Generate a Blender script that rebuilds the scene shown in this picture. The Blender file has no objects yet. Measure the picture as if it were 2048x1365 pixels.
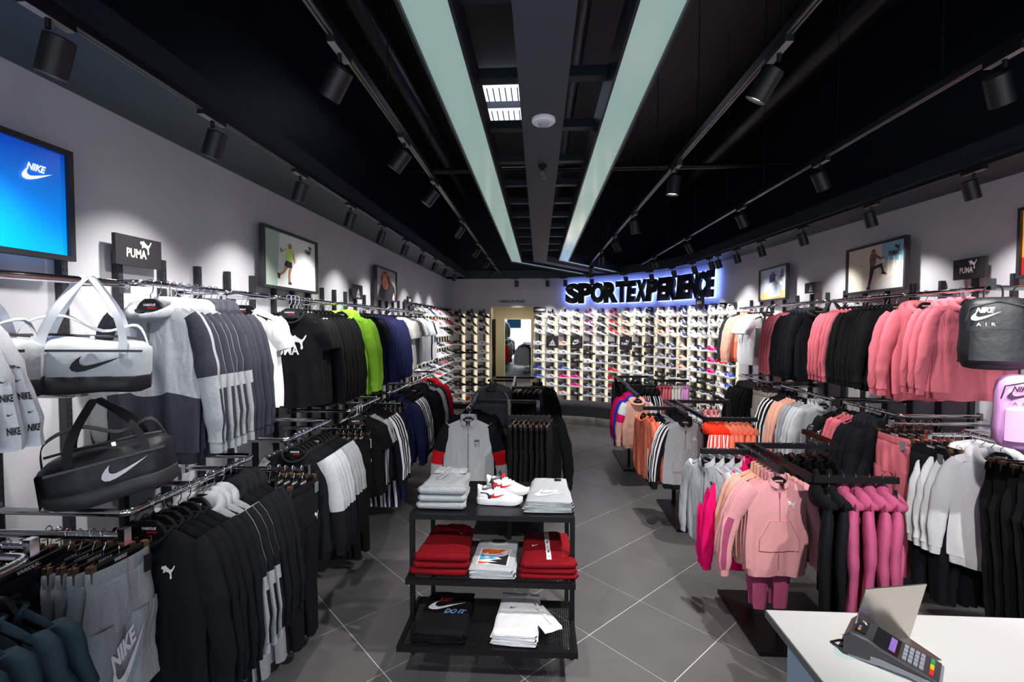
import bpy, bmesh, math, random
from mathutils import Vector, Matrix
R = math.radians
PI = math.pi
scn = bpy.context.scene
COL = scn.collection
random.seed(7)

# ---------------------------------------------------------------- camera
cam = bpy.data.objects.new('camera', bpy.data.cameras.new('camera'))
COL.objects.link(cam)
cam.data.sensor_width = 36.0
cam.data.lens = 952.0 / 2048.0 * 36.0
cam.data.clip_start = 0.05
cam.location = (0, 0, 2.0)
cam.rotation_euler = (R(90) - math.atan(32.5 / 952), 0, math.atan(54 / 952))
scn.camera = cam

# ---------------------------------------------------------------- world, exposure
world = bpy.data.worlds.new('world'); scn.world = world
world.use_nodes = True
world.node_tree.nodes['Background'].inputs[0].default_value = (0.80, 0.88, 1.0, 1)
world.node_tree.nodes['Background'].inputs[1].default_value = 1.45
scn.view_settings.view_transform = 'Standard'
scn.view_settings.look = 'None'
scn.view_settings.gamma = 1
scn.view_settings.use_curve_mapping = False
scn.view_settings.exposure = 0.28
SPOT_W = 120.0          # power of one ceiling spotlight
STRIP_E = 0.42         # glow put into the two ceiling panels, whose glass looks unlit

# ---------------------------------------------------------------- materials
def lin(c):
    out = []
    for v in c[:3]:
        v = v / 255.0
        out.append(v / 12.92 if v <= 0.04045 else ((v + 0.055) / 1.055) ** 2.4)
    return (*out, 1)

MATS = {}
def mat(name, rgb, rough=0.6, metal=0.0, kind='plain', scale=60.0, bump=0.0, var=0.0, emit=None, estr=1.0, spec=0.5, trans=0.0):
    if name in MATS: return MATS[name]
    m = bpy.data.materials.new(name); m.use_nodes = True
    nt = m.node_tree; N = nt.nodes; L = nt.links
    b = N['Principled BSDF']
    b.inputs['Base Color'].default_value = lin(rgb)
    b.inputs['Roughness'].default_value = rough
    b.inputs['Metallic'].default_value = metal
    b.inputs['Specular IOR Level'].default_value = spec
    if trans: b.inputs['Transmission Weight'].default_value = trans
    if emit:
        b.inputs['Emission Color'].default_value = lin(emit)
        b.inputs['Emission Strength'].default_value = estr
    if var or bump:
        tc = N.new('ShaderNodeTexCoord')
        nz = N.new('ShaderNodeTexNoise'); nz.inputs['Scale'].default_value = scale
        nz.inputs['Detail'].default_value = 5
        L.new(tc.outputs['Object'], nz.inputs['Vector'])
        if var:
            mp = N.new('ShaderNodeMapRange')
            mp.inputs['From Min'].default_value = 0.3; mp.inputs['From Max'].default_value = 0.7
            mp.inputs['To Min'].default_value = 1 - var; mp.inputs['To Max'].default_value = 1 + var
            L.new(nz.outputs['Fac'], mp.inputs['Value'])
            mx = N.new('ShaderNodeVectorMath'); mx.operation = 'SCALE'
            mx.inputs[0].default_value = lin(rgb)[:3]
            L.new(mp.outputs[0], mx.inputs['Scale'])
            L.new(mx.outputs[0], b.inputs['Base Color'])
        if bump:
            bp = N.new('ShaderNodeBump'); bp.inputs['Strength'].default_value = bump
            bp.inputs['Distance'].default_value = 0.01
            L.new(nz.outputs['Fac'], bp.inputs['Height'])
            L.new(bp.outputs[0], b.inputs['Normal'])
    MATS[name] = m
    return m

def fabric(name, rgb, heather=0.05, rough=0.85):
    """woven or fleece cloth: fine mottled yarn plus soft wrinkles"""
    if name in MATS: return MATS[name]
    m = bpy.data.materials.new(name); m.use_nodes = True
    nt = m.node_tree; N = nt.nodes; L = nt.links
    b = N['Principled BSDF']
    b.inputs['Roughness'].default_value = rough
    b.inputs['Specular IOR Level'].default_value = 0.2
    tc = N.new('ShaderNodeTexCoord')
    f = N.new('ShaderNodeTexNoise'); f.inputs['Scale'].default_value = 170; f.inputs['Detail'].default_value = 3
    L.new(tc.outputs['Object'], f.inputs['Vector'])
    mp = N.new('ShaderNodeMapRange')
    mp.inputs['From Min'].default_value = 0.3; mp.inputs['From Max'].default_value = 0.7
    mp.inputs['To Min'].default_value = 1 - heather; mp.inputs['To Max'].default_value = 1 + heather
    L.new(f.outputs['Fac'], mp.inputs['Value'])
    sc = N.new('ShaderNodeVectorMath'); sc.operation = 'SCALE'
    sc.inputs[0].default_value = lin(rgb)[:3]
    L.new(mp.outputs[0], sc.inputs['Scale']); L.new(sc.outputs[0], b.inputs['Base Color'])
    w = N.new('ShaderNodeTexNoise'); w.inputs['Scale'].default_value = 9; w.inputs['Detail'].default_value = 2
    w.inputs['Distortion'].default_value = 0.6
    mpg = N.new('ShaderNodeMapping'); mpg.inputs['Scale'].default_value = (1.6, 1.6, 0.55)
    L.new(tc.outputs['Object'], mpg.inputs['Vector']); L.new(mpg.outputs[0], w.inputs['Vector'])
    bp = N.new('ShaderNodeBump'); bp.inputs['Strength'].default_value = 0.55; bp.inputs['Distance'].default_value = 0.02
    L.new(w.outputs['Fac'], bp.inputs['Height'])
    L.new(bp.outputs[0], b.inputs['Normal'])
    MATS[name] = m
    return m

FC = {  # cloth colours as they are
 'black': (19, 21, 26), 'jet': (12, 13, 16), 'charcoal': (50, 53, 62), 'navy': (29, 33, 74), 'darknavy': (22, 25, 42),
 'grey': (158, 162, 166), 'midgrey': (120, 123, 128), 'lightgrey': (188, 192, 197), 'white': (232, 233, 237), 'offwhite': (222, 220, 214),
 'lime': (160, 224, 62), 'red': (205, 18, 32), 'darkred': (122, 4, 18), 'pink': (210, 108, 122), 'mauve': (172, 78, 114),
 'palepink': (228, 160, 164), 'peach': (236, 178, 158), 'coral': (245, 130, 102), 'orange': (250, 62, 32), 'magenta': (240, 10, 108),
 'teal': (44, 60, 70), 'lilac': (216, 158, 214), 'seam': (190, 122, 128), 'beige': (188, 182, 172), 'blue': (38, 62, 190), 'royal': (30, 92, 170),
}
def F(c):
    return fabric('cloth_' + c, FC[c], heather=0.15 if c in ('grey', 'midgrey', 'lightgrey') else 0.06)

M_wall = mat('wall_paint', (184, 184, 190), 0.75, kind='plain', scale=3, var=0.03, bump=0.03)
M_soffit = mat('soffit_paint', (56, 66, 72), 0.6, scale=4, var=0.05)
M_void = mat('ceiling_void_paint', (8, 11, 18), 0.5)
M_navyw = mat('void_wall_paint', (14, 22, 38), 0.42)
M_fascia = mat('fascia_paint', (30, 40, 50), 0.45)
M_beam = mat('beam_paint', (66, 70, 80), 0.6, scale=30, var=0.05)
M_frame = mat('panel_frame_paint', (26, 32, 40), 0.45)
M_track = mat('track_metal', (22, 23, 27), 0.35)
M_rail_l = mat('track_conductor', (150, 150, 150), 0.35, 0.6)
M_can = mat('lamp_can_black', (20, 20, 23), 0.45)
M_adapt = mat('lamp_adapter_face', (150, 142, 138), 0.6)
M_lens = mat('lamp_lens_lit', (255, 250, 240), 0.3, emit=(255, 248, 238), estr=9)
M_steel = mat('black_steel', (18, 18, 20), 0.4, 0.3)
M_mesh = mat('black_perforated_metal', (24, 24, 27), 0.4, 0.4)
M_chrome = mat('chrome', (215, 215, 220), 0.12, 1.0)
M_gold = mat('brass_clip', (190, 160, 110), 0.25, 1.0)
M_copper = mat('brown_clip', (120, 90, 75), 0.4, 0.5)
M_hang = mat('hanger_black_plastic', (20, 20, 22), 0.3)
M_post = mat('upright_black', (38, 38, 43), 0.5)
M_slot = mat('slot_dark', (6, 6, 7), 0.8)
M_signk = mat('sign_black', (34, 33, 36), 0.55)
M_white = mat('print_white', (238, 238, 240), 0.6)
M_redp = mat('print_red', (214, 30, 36), 0.6)
M_blk = mat('print_black', (16, 16, 18), 0.6)
M_grout = mat('tile_grout', (205, 205, 205), 0.8)
M_cream = mat('door_frame_cream', (214, 208, 196), 0.6)
M_corr = mat('corridor_wall_beige', (178, 168, 138), 0.75, scale=3, var=0.04)
M_curt = F('jet')
M_shelf = mat('acrylic_shelf', (170, 172, 176), 0.15, spec=0.6)
M_tube = mat('light_tube_lit', (255, 245, 215), 0.4, emit=(255, 240, 205), estr=0.62)
M_mirror = mat('mirror_glass', (235, 240, 240), 0.02, 1.0)
M_counter = mat('counter_white', (232, 232, 230), 0.35)
M_counter_s = mat('counter_side', (186, 212, 234), 0.4)
M_edge = mat('counter_edge_grey', (120, 120, 122), 0.4)
M_leather = mat('bench_leather_black', (46, 46, 50), 0.45, scale=40, bump=0.1)
M_brush = mat('brushed_steel', (196, 190, 182), 0.22, 0.9, scale=200, bump=0.03)
M_plas = mat('terminal_dark_plastic', (58, 58, 62), 0.35)
M_plasg = mat('terminal_grey_plastic', (140, 145, 152), 0.4)
M_letter = mat('letter_black_metal', (20, 20, 22), 0.3, 0.4)
M_led = mat('led_blue_white', (150, 170, 255), 0.4, emit=(125, 150, 255), estr=5.0)

def strip_mat():
    m = mat('light_panel_glass', (120, 140, 138), 0.12, emit=(176, 206, 198), estr=STRIP_E)  # low emission stands in for light caught by the glass
    return m
M_strip = strip_mat()

def tile_mat():
    m = bpy.data.materials.new('floor_tile_grey'); m.use_nodes = True
    nt = m.node_tree; N = nt.nodes; L = nt.links; b = N['Principled BSDF']
    tc = N.new('ShaderNodeTexCoord'); geo = N.new('ShaderNodeNewGeometry'); oi = N.new('ShaderNodeObjectInfo')
    n1 = N.new('ShaderNodeTexNoise'); n1.inputs['Scale'].default_value = 3.2; n1.inputs['Detail'].default_value = 6
    n2 = N.new('ShaderNodeTexNoise'); n2.inputs['Scale'].default_value = 60; n2.inputs['Detail'].default_value = 3
    L.new(geo.outputs['Position'], n1.inputs['Vector']); L.new(geo.outputs['Position'], n2.inputs['Vector'])
    a = N.new('ShaderNodeMath'); a.operation = 'MULTIPLY_ADD'; a.inputs[1].default_value = 0.5; a.inputs[2].default_value = 0.68
    L.new(n1.outputs['Fac'], a.inputs[0])
    c = N.new('ShaderNodeMath'); c.operation = 'MULTIPLY_ADD'; c.inputs[1].default_value = 0.16
    L.new(n2.outputs['Fac'], c.inputs[0]); L.new(a.outputs[0], c.inputs[2])
    d = N.new('ShaderNodeMath'); d.operation = 'MULTIPLY_ADD'; d.inputs[1].default_value = 0.08
    L.new(oi.outputs['Random'], d.inputs[0]); L.new(c.outputs[0], d.inputs[2])
    s = N.new('ShaderNodeVectorMath'); s.operation = 'SCALE'; s.inputs[0].default_value = lin((98, 97, 97))[:3]
    L.new(d.outputs[0], s.inputs['Scale']); L.new(s.outputs[0], b.inputs['Base Color'])
    b.inputs['Roughness'].default_value = 0.42
    return m
M_tile = tile_mat()

# ---------------------------------------------------------------- mesh builder
class MB:
    def __init__(s): s.v = []; s.f = []; s.m = []
    def add(s, vs, fs, mi=0):
        o = len(s.v); s.v += [tuple(p) for p in vs]
        for f in fs: s.f.append([i + o for i in f]); s.m.append(mi)
        return s
    def box(s, x0, x1, y0, y1, z0, z1, mi=0):
        vs = [(x, y, z) for z in (z0, z1) for y in (y0, y1) for x in (x0, x1)]
        return s.add(vs, [(0, 2, 3, 1), (4, 5, 7, 6), (0, 1, 5, 4), (2, 6, 7, 3), (0, 4, 6, 2), (1, 3, 7, 5)], mi)
    def cbox(s, c, d, mi=0, M=None):
        x, y, z = d[0] / 2, d[1] / 2, d[2] / 2
        vs = [Vector((a * x, b * y, e * z)) for e in (-1, 1) for b in (-1, 1) for a in (-1, 1)]
        if M: vs = [M @ p for p in vs]
        vs = [p + Vector(c) for p in vs]
        return s.add(vs, [(0, 2, 3, 1), (4, 5, 7, 6), (0, 1, 5, 4), (2, 6, 7, 3), (0, 4, 6, 2), (1, 3, 7, 5)], mi)
    def bar(s, a, b, w, h=None, mi=0):
        """rectangular bar between two points (w across, h upright)"""
        h = h or w; a = Vector(a); b = Vector(b); d = (b - a).normalized()
        up = Vector((0, 0, 1)) if abs(d.z) < 0.9 else Vector((0, 1, 0))
        e1 = d.cross(up).normalized(); e2 = e1.cross(d)
        vs = []
        for p in (a, b):
            for i, j in ((-1, -1), (1, -1), (1, 1), (-1, 1)): vs.append(p + e1 * i * w / 2 + e2 * j * h / 2)
        return s.add(vs, [(3, 2, 1, 0), (4, 5, 6, 7), (0, 1, 5, 4), (1, 2, 6, 5), (2, 3, 7, 6), (3, 0, 4, 7)], mi)
    def tube(s, pts, r, n=8, mi=0, caps=True, flat=1.0, ref=None):
        pts = [Vector(p) for p in pts]; k = len(pts); rr = r if isinstance(r, (list, tuple)) else [r] * k
        vs = []; fs = []
        prev = None
        for i, p in enumerate(pts):
            t = (pts[min(i + 1, k - 1)] - pts[max(i - 1, 0)]).normalized()
            if prev is None:
                up = Vector(ref) if ref else (Vector((0, 0, 1)) if abs(t.z) < 0.9 else Vector((0, 1, 0)))
                e1 = t.cross(up).normalized()
            else:
                e1 = (prev - t * prev.dot(t)).normalized()
            prev = e1; e2 = t.cross(e1)
            for j in range(n):
                a = 2 * PI * j / n
                vs.append(p + e1 * math.cos(a) * rr[i] + e2 * math.sin(a) * rr[i] * flat)
        for i in range(k - 1):
            for j in range(n):
                fs.append((i * n + j, i * n + (j + 1) % n, (i + 1) * n + (j + 1) % n, (i + 1) * n + j))
        if caps: fs.append(tuple(range(n - 1, -1, -1))); fs.append(tuple((k - 1) * n + j for j in range(n)))
        return s.add(vs, fs, mi)
    def poly(s, pts, th, mi=0, plane='xz', y=0.0):
        """flat outline (list of x,z) given thickness th along +y from y"""
        n = len(pts)
        vs = [(p[0], y, p[1]) for p in pts] + [(p[0], y + th, p[1]) for p in pts]
        fs = [tuple(range(n)), tuple(range(2 * n - 1, n - 1, -1))] + [(i, i + n, (i + 1) % n + n, (i + 1) % n) for i in range(n)]
        return s.add(vs, fs, mi)
    def xf(s, M):
        s.v = [tuple(M @ Vector(p)) for p in s.v]; return s
    def mesh(s, name, mats, smooth=True, ang=40, merge=0.0):
        me = bpy.data.meshes.new(name)
        me.from_pydata(s.v, [], s.f)
        if not isinstance(mats, (list, tuple)): mats = [mats]
        for m in mats: me.materials.append(m)
        if len(mats) > 1: me.polygons.foreach_set('material_index', s.m)
        bm = bmesh.new(); bm.from_mesh(me)
        if merge: bmesh.ops.remove_doubles(bm, verts=bm.verts, dist=merge)
        bmesh.ops.recalc_face_normals(bm, faces=bm.faces)
        bm.to_mesh(me); bm.free()
        if smooth:
            me.polygons.foreach_set('use_smooth', [True] * len(me.polygons))
            me.set_sharp_from_angle(angle=R(ang))
        me.update()
        return me

# ---------------------------------------------------------------- objects
def ob(name, me, parent=None, loc=(0, 0, 0), rot=(0, 0, 0), scale=None):
    o = bpy.data.objects.new(name, me); COL.objects.link(o)
    o.location = loc; o.rotation_euler = rot
    if scale: o.scale = scale if isinstance(scale, (tuple, list)) else (scale,) * 3
    if parent: o.parent = parent
    return o

def tag(o, label, cat, group=None):
    o['label'] = label; o['category'] = cat
    if group: o['group'] = group
    return o

def thing(name, label, cat, group=None, loc=(0, 0, 0), rz=0, scale=None):
    o = ob(name, None, None, loc, (0, 0, rz), scale)
    o.empty_display_size = 0.05
    return tag(o, label, cat, group)

def struct(name, me, loc=(0, 0, 0), rz=0):
    o = ob(name, me, None, loc, (0, 0, rz)); o['kind'] = 'structure'; return o

ORD = ['first', 'second', 'third', 'fourth', 'fifth', 'sixth', 'seventh', 'eighth', 'ninth', 'tenth', 'eleventh', 'twelfth',
       'thirteenth', 'fourteenth', 'fifteenth', 'sixteenth', 'seventeenth', 'eighteenth', 'nineteenth', 'twentieth']
ORD += ['twenty-' + o for o in ORD[:9]] + ['thirtieth']
REG = {}
def reg(o, desc, where, end='nearest'):
    """remember a repeated thing; its label is written at the end with its place in its run"""
    REG.setdefault((desc, where), []).append(o)
def write_labels():
    for (desc, where), os_ in REG.items():
        for i, o in enumerate(os_):
            if len(os_) == 1: o['label'] = f'{desc} {where}'
            else:
                e = 'front one' if i == 0 else (ORD[i] + ' from the front')
                o['label'] = f'{desc} {where}, {e}'
            if len(o['label'].split()) > 16: o['label'] = o['label'].replace(' from the front', '').replace('front one', 'first')

def inst(proto, root):
    """hang the parts of a proto (name, mesh, sub-parts) under a root"""
    for p in proto:
        o = ob(p[0], p[1], root)
        if len(p) > 3 and p[3]: o['label'] = p[3]
        if len(p) > 2 and p[2]:
            for q in p[2]: ob(q[0], q[1], o)

# ---------------------------------------------------------------- writing and marks
TXT = {}
def text_mb(s, h, ext=0.001, bold=0.02, shear=0.0, sx=1.0, sp=1.0):
    """text as an MB in the XZ plane facing -Y, centred on the origin; h = capital height"""
    key = (s, bold, shear, sp)
    if key not in TXT:
        cu = bpy.data.curves.new('t', 'FONT'); cu.body = s; cu.size = 1; cu.offset = bold; cu.shear = shear
        cu.space_character = sp; cu.align_x = 'CENTER'; cu.resolution_u = 3
        o = bpy.data.objects.new('t', cu); COL.objects.link(o)
        me = bpy.data.meshes.new_from_object(o.evaluated_get(bpy.context.evaluated_depsgraph_get()))
        vs = [tuple(v.co) for v in me.vertices]; fs = [tuple(p.vertices) for p in me.polygons]
        bpy.data.objects.remove(o); bpy.data.curves.remove(cu); bpy.data.meshes.remove(me)
        x0 = min(v[0] for v in vs); x1 = max(v[0] for v in vs); y0 = min(v[1] for v in vs); y1 = max(v[1] for v in vs)
        TXT[key] = ([(v[0] - (x0 + x1) / 2, v[1] - (y0 + y1) / 2) for v in vs], fs, y1 - y0, x1 - x0)
    v2, fs, H, W = TXT[key]
    k = h / H
    b = MB()
    n = len(v2)
    vs = [(x * k * sx, -ext, y * k) for x, y in v2]
    if ext > 0.003:
        vs += [(x * k * sx, 0, y * k) for x, y in v2]
        edges = {}
        for f in fs:
            for i in range(len(f)):
                e = (f[i], f[(i + 1) % len(f)])
                if (e[1], e[0]) in edges: del edges[(e[1], e[0])]
                else: edges[e] = 1
        F2 = list(fs) + [tuple(reversed([i + n for i in f])) for f in fs] + [(a, a + n, c + n, c) for a, c in edges]
    else: F2 = fs
    b.add(vs, F2)
    b.w = W * k * sx
    return b

SWOOSH = [(1, .40), (.75, .25), (.5, .115), (.3, .03), (.16, 0), (.06, .03), (.02, .1), (.05, .2), (.13, .31), (.23, .40), (.19, .29), (.19, .21), (.23, .17), (.3, .155), (.42, .185), (.6, .245), (.8, .32)]
CAT = [(0, .8), (.06, .92), (.2, .9), (.3, .98), (.36, .9), (.5, .78), (.68, .66), (.8, .74), (.9, .92), (1.0, .98), (.97, .84), (.86, .64), (.76, .5), (.74, .36), (.78, .1), (.7, 0), (.62, .04), (.64, .3), (.56, .46), (.42, .5), (.3, .52), (.22, .44), (.12, .42), (.16, .56), (.12, .68), (0, .72)]
BARS = [[(0, 0), (.2, 0), (.1, .2)][:0] or [(0.0, .12), (.16, .2), (.26, 0), (.06, 0)], [(.2, .36), (.38, .45), (.60, 0), (.40, 0)], [(.42, .64), (.58, .74), (.98, 0), (.76, 0)]]

def logo_mb(kind, size, y=0.0, flip=False):
    """kind: swoosh, cat, bars; centred, size = width; drawn in XZ facing -Y as a thin raised print"""
    b = MB()
    sets = {'swoosh': [SWOOSH], 'cat': [CAT], 'bars': BARS}[kind]
    for P in sets:
        pts = [((p[0] - .5) * size * (-1 if flip else 1), (p[1] - (.2 if kind == 'swoosh' else .45)) * size) for p in P]
        b.add([(p[0], y, p[1]) for p in pts], [tuple(range(len(pts)))])
    return b

def mark_mb(kind, size, y=0.0):
    """brand mark with its lettering: nike, puma, adidas"""
    b = MB()
    def put(q, dx, dz): b.add([(v[0] + dx, y, v[2] + dz) for v in q.v], q.f)
    if kind == 'nike':
        put(logo_mb('swoosh', size), 0, -.10 * size); put(text_mb('NIKE', size * .24, 0, .045, .35, .82), -.02 * size, .16 * size)
    elif kind == 'puma':
        put(text_mb('PUMA', size * .27, 0, .028, 0, .74), -.12 * size, -.06 * size); put(logo_mb('cat', size * .42), .22 * size, .14 * size)
    elif kind == 'adidas':
        put(logo_mb('bars', size * .6), 0, .10 * size); put(text_mb('adidas', size * .26, 0, .025, 0, .85), 0, -.30 * size)
    return b

# ================================================================= garments (origin = where the hook rests on the rail)
class Torso:
    def __init__(s, w=.225, wh=.235, L=.66, t=.036, neck=.085, dip=.09, slope=.055, top=-.100, seed=0, amp=.014):
        s.w, s.wh, s.L, s.t, s.neck, s.dip, s.slope, s.top, s.amp = w, wh, L, t, neck, dip, slope, top, amp
        r = random.Random(seed); s.p = [r.uniform(0, 6.28) for _ in range(6)]; s.k = [r.uniform(5.5, 8), r.uniform(10, 14)]
    def W(s, v): return s.w + (s.wh - s.w) * v + .006 * math.sin(v * 7 + s.p[2])
    def ztop(s, x, side):
        ax = abs(x)
        if ax < s.neck:
            q = math.sqrt(max(0, 1 - (ax / s.neck) ** 2))
            return s.top - (s.dip if side < 0 else .018) * q
        return s.top - s.slope * (ax - s.neck) / (s.w - s.neck) * (1 + .35 * ((ax - s.neck) / (s.w - s.neck)) ** 3)
    def fold(s, u, v):
        return s.amp * min(1, v * 1.2) ** .7 * (math.sin(u * s.k[0] + s.p[0] + v * 1.3) * .6 + math.sin(u * s.k[1] + s.p[1] - v * 2.2) * .4 + .35 * abs(math.sin(u * 9 + s.p[5] + v * .8))) * (1 - u ** 4)
    def pt(s, u, v, side):
        x = u * s.W(v); zt = s.ztop(u * s.w, side)
        z = zt + (s.top - s.L - zt + .006 * math.sin(u * 5 + s.p[3])) * v
        q = math.sqrt(max(0, 1 - abs(u) ** 2.6))
        if v == 0:
            ax = abs(u * s.w)
            y = side * (.045 * math.sqrt(max(0, 1 - (ax / s.neck) ** 2)) if ax < s.neck else 0.0)
        else: y = side * s.t * q * (.50 + .50 * min(1, v * 3)) * (1 + .1 * math.sin(v * 5 + s.p[4]))
        return (x, y + s.fold(u, v), z)
    def surf(s, x, z):
        zt = s.ztop(x, -1); v = max(.02, min(1, (z - zt) / (s.top - s.L - zt))); u = max(-.99, min(.99, x / s.W(v)))
        return s.pt(u, v, -1)[1]
    def mb(s, nx=16, nv=12, zone=None):
        b = MB()
        for side in (-1, 1):
            vs = [s.pt(-1 + 2 * i / nx, j / nv, side) for j in range(nv + 1) for i in range(nx + 1)]
            o = len(b.v); b.v += vs
            for j in range(nv):
                for i in range(nx):
                    a = o + j * (nx + 1) + i
                    b.f.append([a, a + 1, a + nx + 2, a + nx + 1])
                    b.m.append(zone(-1 + 2 * (i + .5) / nx, (j + .5) / nv, side) if zone else 0)
        return b
    def decal(s, b, cx, cz, rot=0):
        """wrap a flat print onto the chest"""
        out = MB(); c, q = math.cos(rot), math.sin(rot)
        vs = []
        for (x, y, z) in b.v:
            X = x * c - z * q + cx; Z = x * q + z * c + cz
            vs.append((X, s.surf(X, Z) - .0045, Z))
        out.add(vs, b.f); out.m = list(b.m); return out

def sleeve_mb(side, T, Ls=.60, r0=.082, r1=.044, flare=.07, n=12, seg=10, zone=None, bend=.02, seed=0, flat=.40):
    r = random.Random(seed * 7 + (side > 0)); ph = r.uniform(0, 6)
    x0 = T.w - .050; z0 = T.top - T.slope - .015
    b = MB(); pts = []; rs = []
    for i in range(seg + 1):
        s = i / seg
        x = x0 + (.045 + flare) * math.sin(min(1, s * 1.15) * PI / 2) ** .8 if Ls > .35 else x0 + (.05 + flare) * s
        z = z0 + .01 - Ls * s ** 1.08
        y = .010 + .012 * s + .006 * math.sin(s * 7 + ph)
        pts.append(Vector((side * x, y, z)))
        rr = r0 + (r1 - r0) * s + .004 * math.sin(s * 17 + ph) * (s > .1) + .003 * math.sin(s * 31 + ph)
        rr *= .70 + .30 * min(1, s / .16)
        rs.append(rr)
    k = len(pts); vs = []
    for i, p in enumerate(pts):
        t = (pts[min(i + 1, k - 1)] - pts[max(i - 1, 0)]).normalized()
        e2 = Vector((0, 1, 0)); e1 = t.cross(e2).normalized(); e2 = e1.cross(t)
        for j in range(n):
            a = 2 * PI * j / n
            vs.append(p + e1 * math.cos(a) * rs[i] * .85 + e2 * math.sin(a) * rs[i] * flat)
    fs = []
    b.v = [tuple(v) for v in vs]
    for i in range(seg):
        for j in range(n):
            b.f.append([i * n + j, i * n + (j + 1) % n, (i + 1) * n + (j + 1) % n, (i + 1) * n + j])
            b.m.append(zone((i + .5) / seg, j / n) if zone else 0)
    b.f.append(list(range(n - 1, -1, -1))); b.m.append(0)
    b.path = list(zip(pts, rs)); b.end = pts[-1]; b.rend = rs[-1]; b.dir = (pts[-1] - pts[-2]).normalized()
    return b

def cuff_mb(sl, h=.055, n=12, flat=.62):
    p = sl.end; q = p + sl.dir * h
    b = MB(); b.tube([p - sl.dir * .004, p + sl.dir * h * .15, p + sl.dir * h * .85, q], [sl.rend * .86, sl.rend * .80, sl.rend * .80, sl.rend * .76], n, flat=flat, ref=(0, 1, 0))
    # tube frame: flat must act along Y
    return b

def ring_neck(T, r=.008, r_back=None, lift=0.0, n=8, k=22, open_front=0.0, flat=1.0):
    """closed tube following the neckline"""
    pts = []; rs = []
    for i in range(k):
        a = 2 * PI * i / k  # a=0 front centre
        x = T.neck * math.sin(a); c = math.cos(a)
        side = -1 if c > 0 else 1
        z = T.ztop(x * .999, side); y = -.045 * c
        pts.append(Vector((x, y + (.0 if side < 0 else .0), z + lift * (1 - max(0, c)) )))
        rs.append(r + ((r_back or r) - r) * (.5 - .5 * c) ** 1.2)
    b = MB(); vs = []
    ctr = Vector((0, 0, T.top))
    for i, p in enumerate(pts):
        t = (pts[(i + 1) % k] - pts[i - 1]).normalized()
        e1 = Vector((0, 0, 1)); e1 = (e1 - t * e1.dot(t)).normalized(); e2 = t.cross(e1)
        for j in range(n):
            a = 2 * PI * j / n
            vs.append(p + e1 * math.cos(a) * rs[i] * flat + e2 * math.sin(a) * rs[i])
    fs = [(i * n + j, i * n + (j + 1) % n, ((i + 1) % k) * n + (j + 1) % n, ((i + 1) % k) * n + j) for i in range(k) for j in range(n)]
    return b.add(vs, fs)

def hood_mb(T, seed=0, big=1.0):
    """hood collapsed behind the neck, its rim crossing over at the front"""
    r = random.Random(seed); ph = r.uniform(0, 6)
    k, n = 20, 10; vs = []
    for i in range(k):
        a = 2 * PI * i / k; c = math.cos(a); sn = math.sin(a)
        back = (.5 - .5 * c)
        cx = (T.neck + .014) * sn; cy = -.048 * c + .012 * back
        z = T.top - .050 * (1 - back) ** 1.5 * 1.3 + .006
        rr = (.017 + .032 * back * big) * (1 + .12 * math.sin(3 * a + ph))
        for j in range(n):
            b = 2 * PI * j / n
            rad = Vector((sn, -c * .8, 0)).normalized()
            vs.append(Vector((cx, cy, z)) + rad * math.cos(b) * rr * .75 + Vector((0, 0, 1)) * math.sin(b) * rr * (1.25 if back > .5 else 1.0) - Vector((0, 0, .022 * back)))
    fs = [(i * n + j, i * n + (j + 1) % n, ((i + 1) % k) * n + (j + 1) % n, ((i + 1) % k) * n + j) for i in range(k) for j in range(n)]
    return MB().add(vs, fs)

def stand_collar_mb(T, h=.062):
    k = 20; b = MB(); vs = []
    for i in range(k + 1):
        a = .28 + (2 * PI - .56) * i / k; c = math.cos(a); sn = math.sin(a)
        x = T.neck * sn; z = T.ztop(x * .999, -1 if c > 0 else 1); y = -.046 * c
        o = .010
        vs += [(x * 1.02, y, z - .006), (x * .93, y * .96, z + h * (.75 + .25 * (-c))), (x * .88, y * .84, z + h * (.7 + .25 * (-c))), (x * .95, y * .85, z - .006)]
    for i in range(k):
        for j in range(3): b.f.append([i * 4 + j, i * 4 + j + 1, i * 4 + 5 + j, i * 4 + 4 + j]); b.m.append(0)
    b.v = vs; return b

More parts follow.
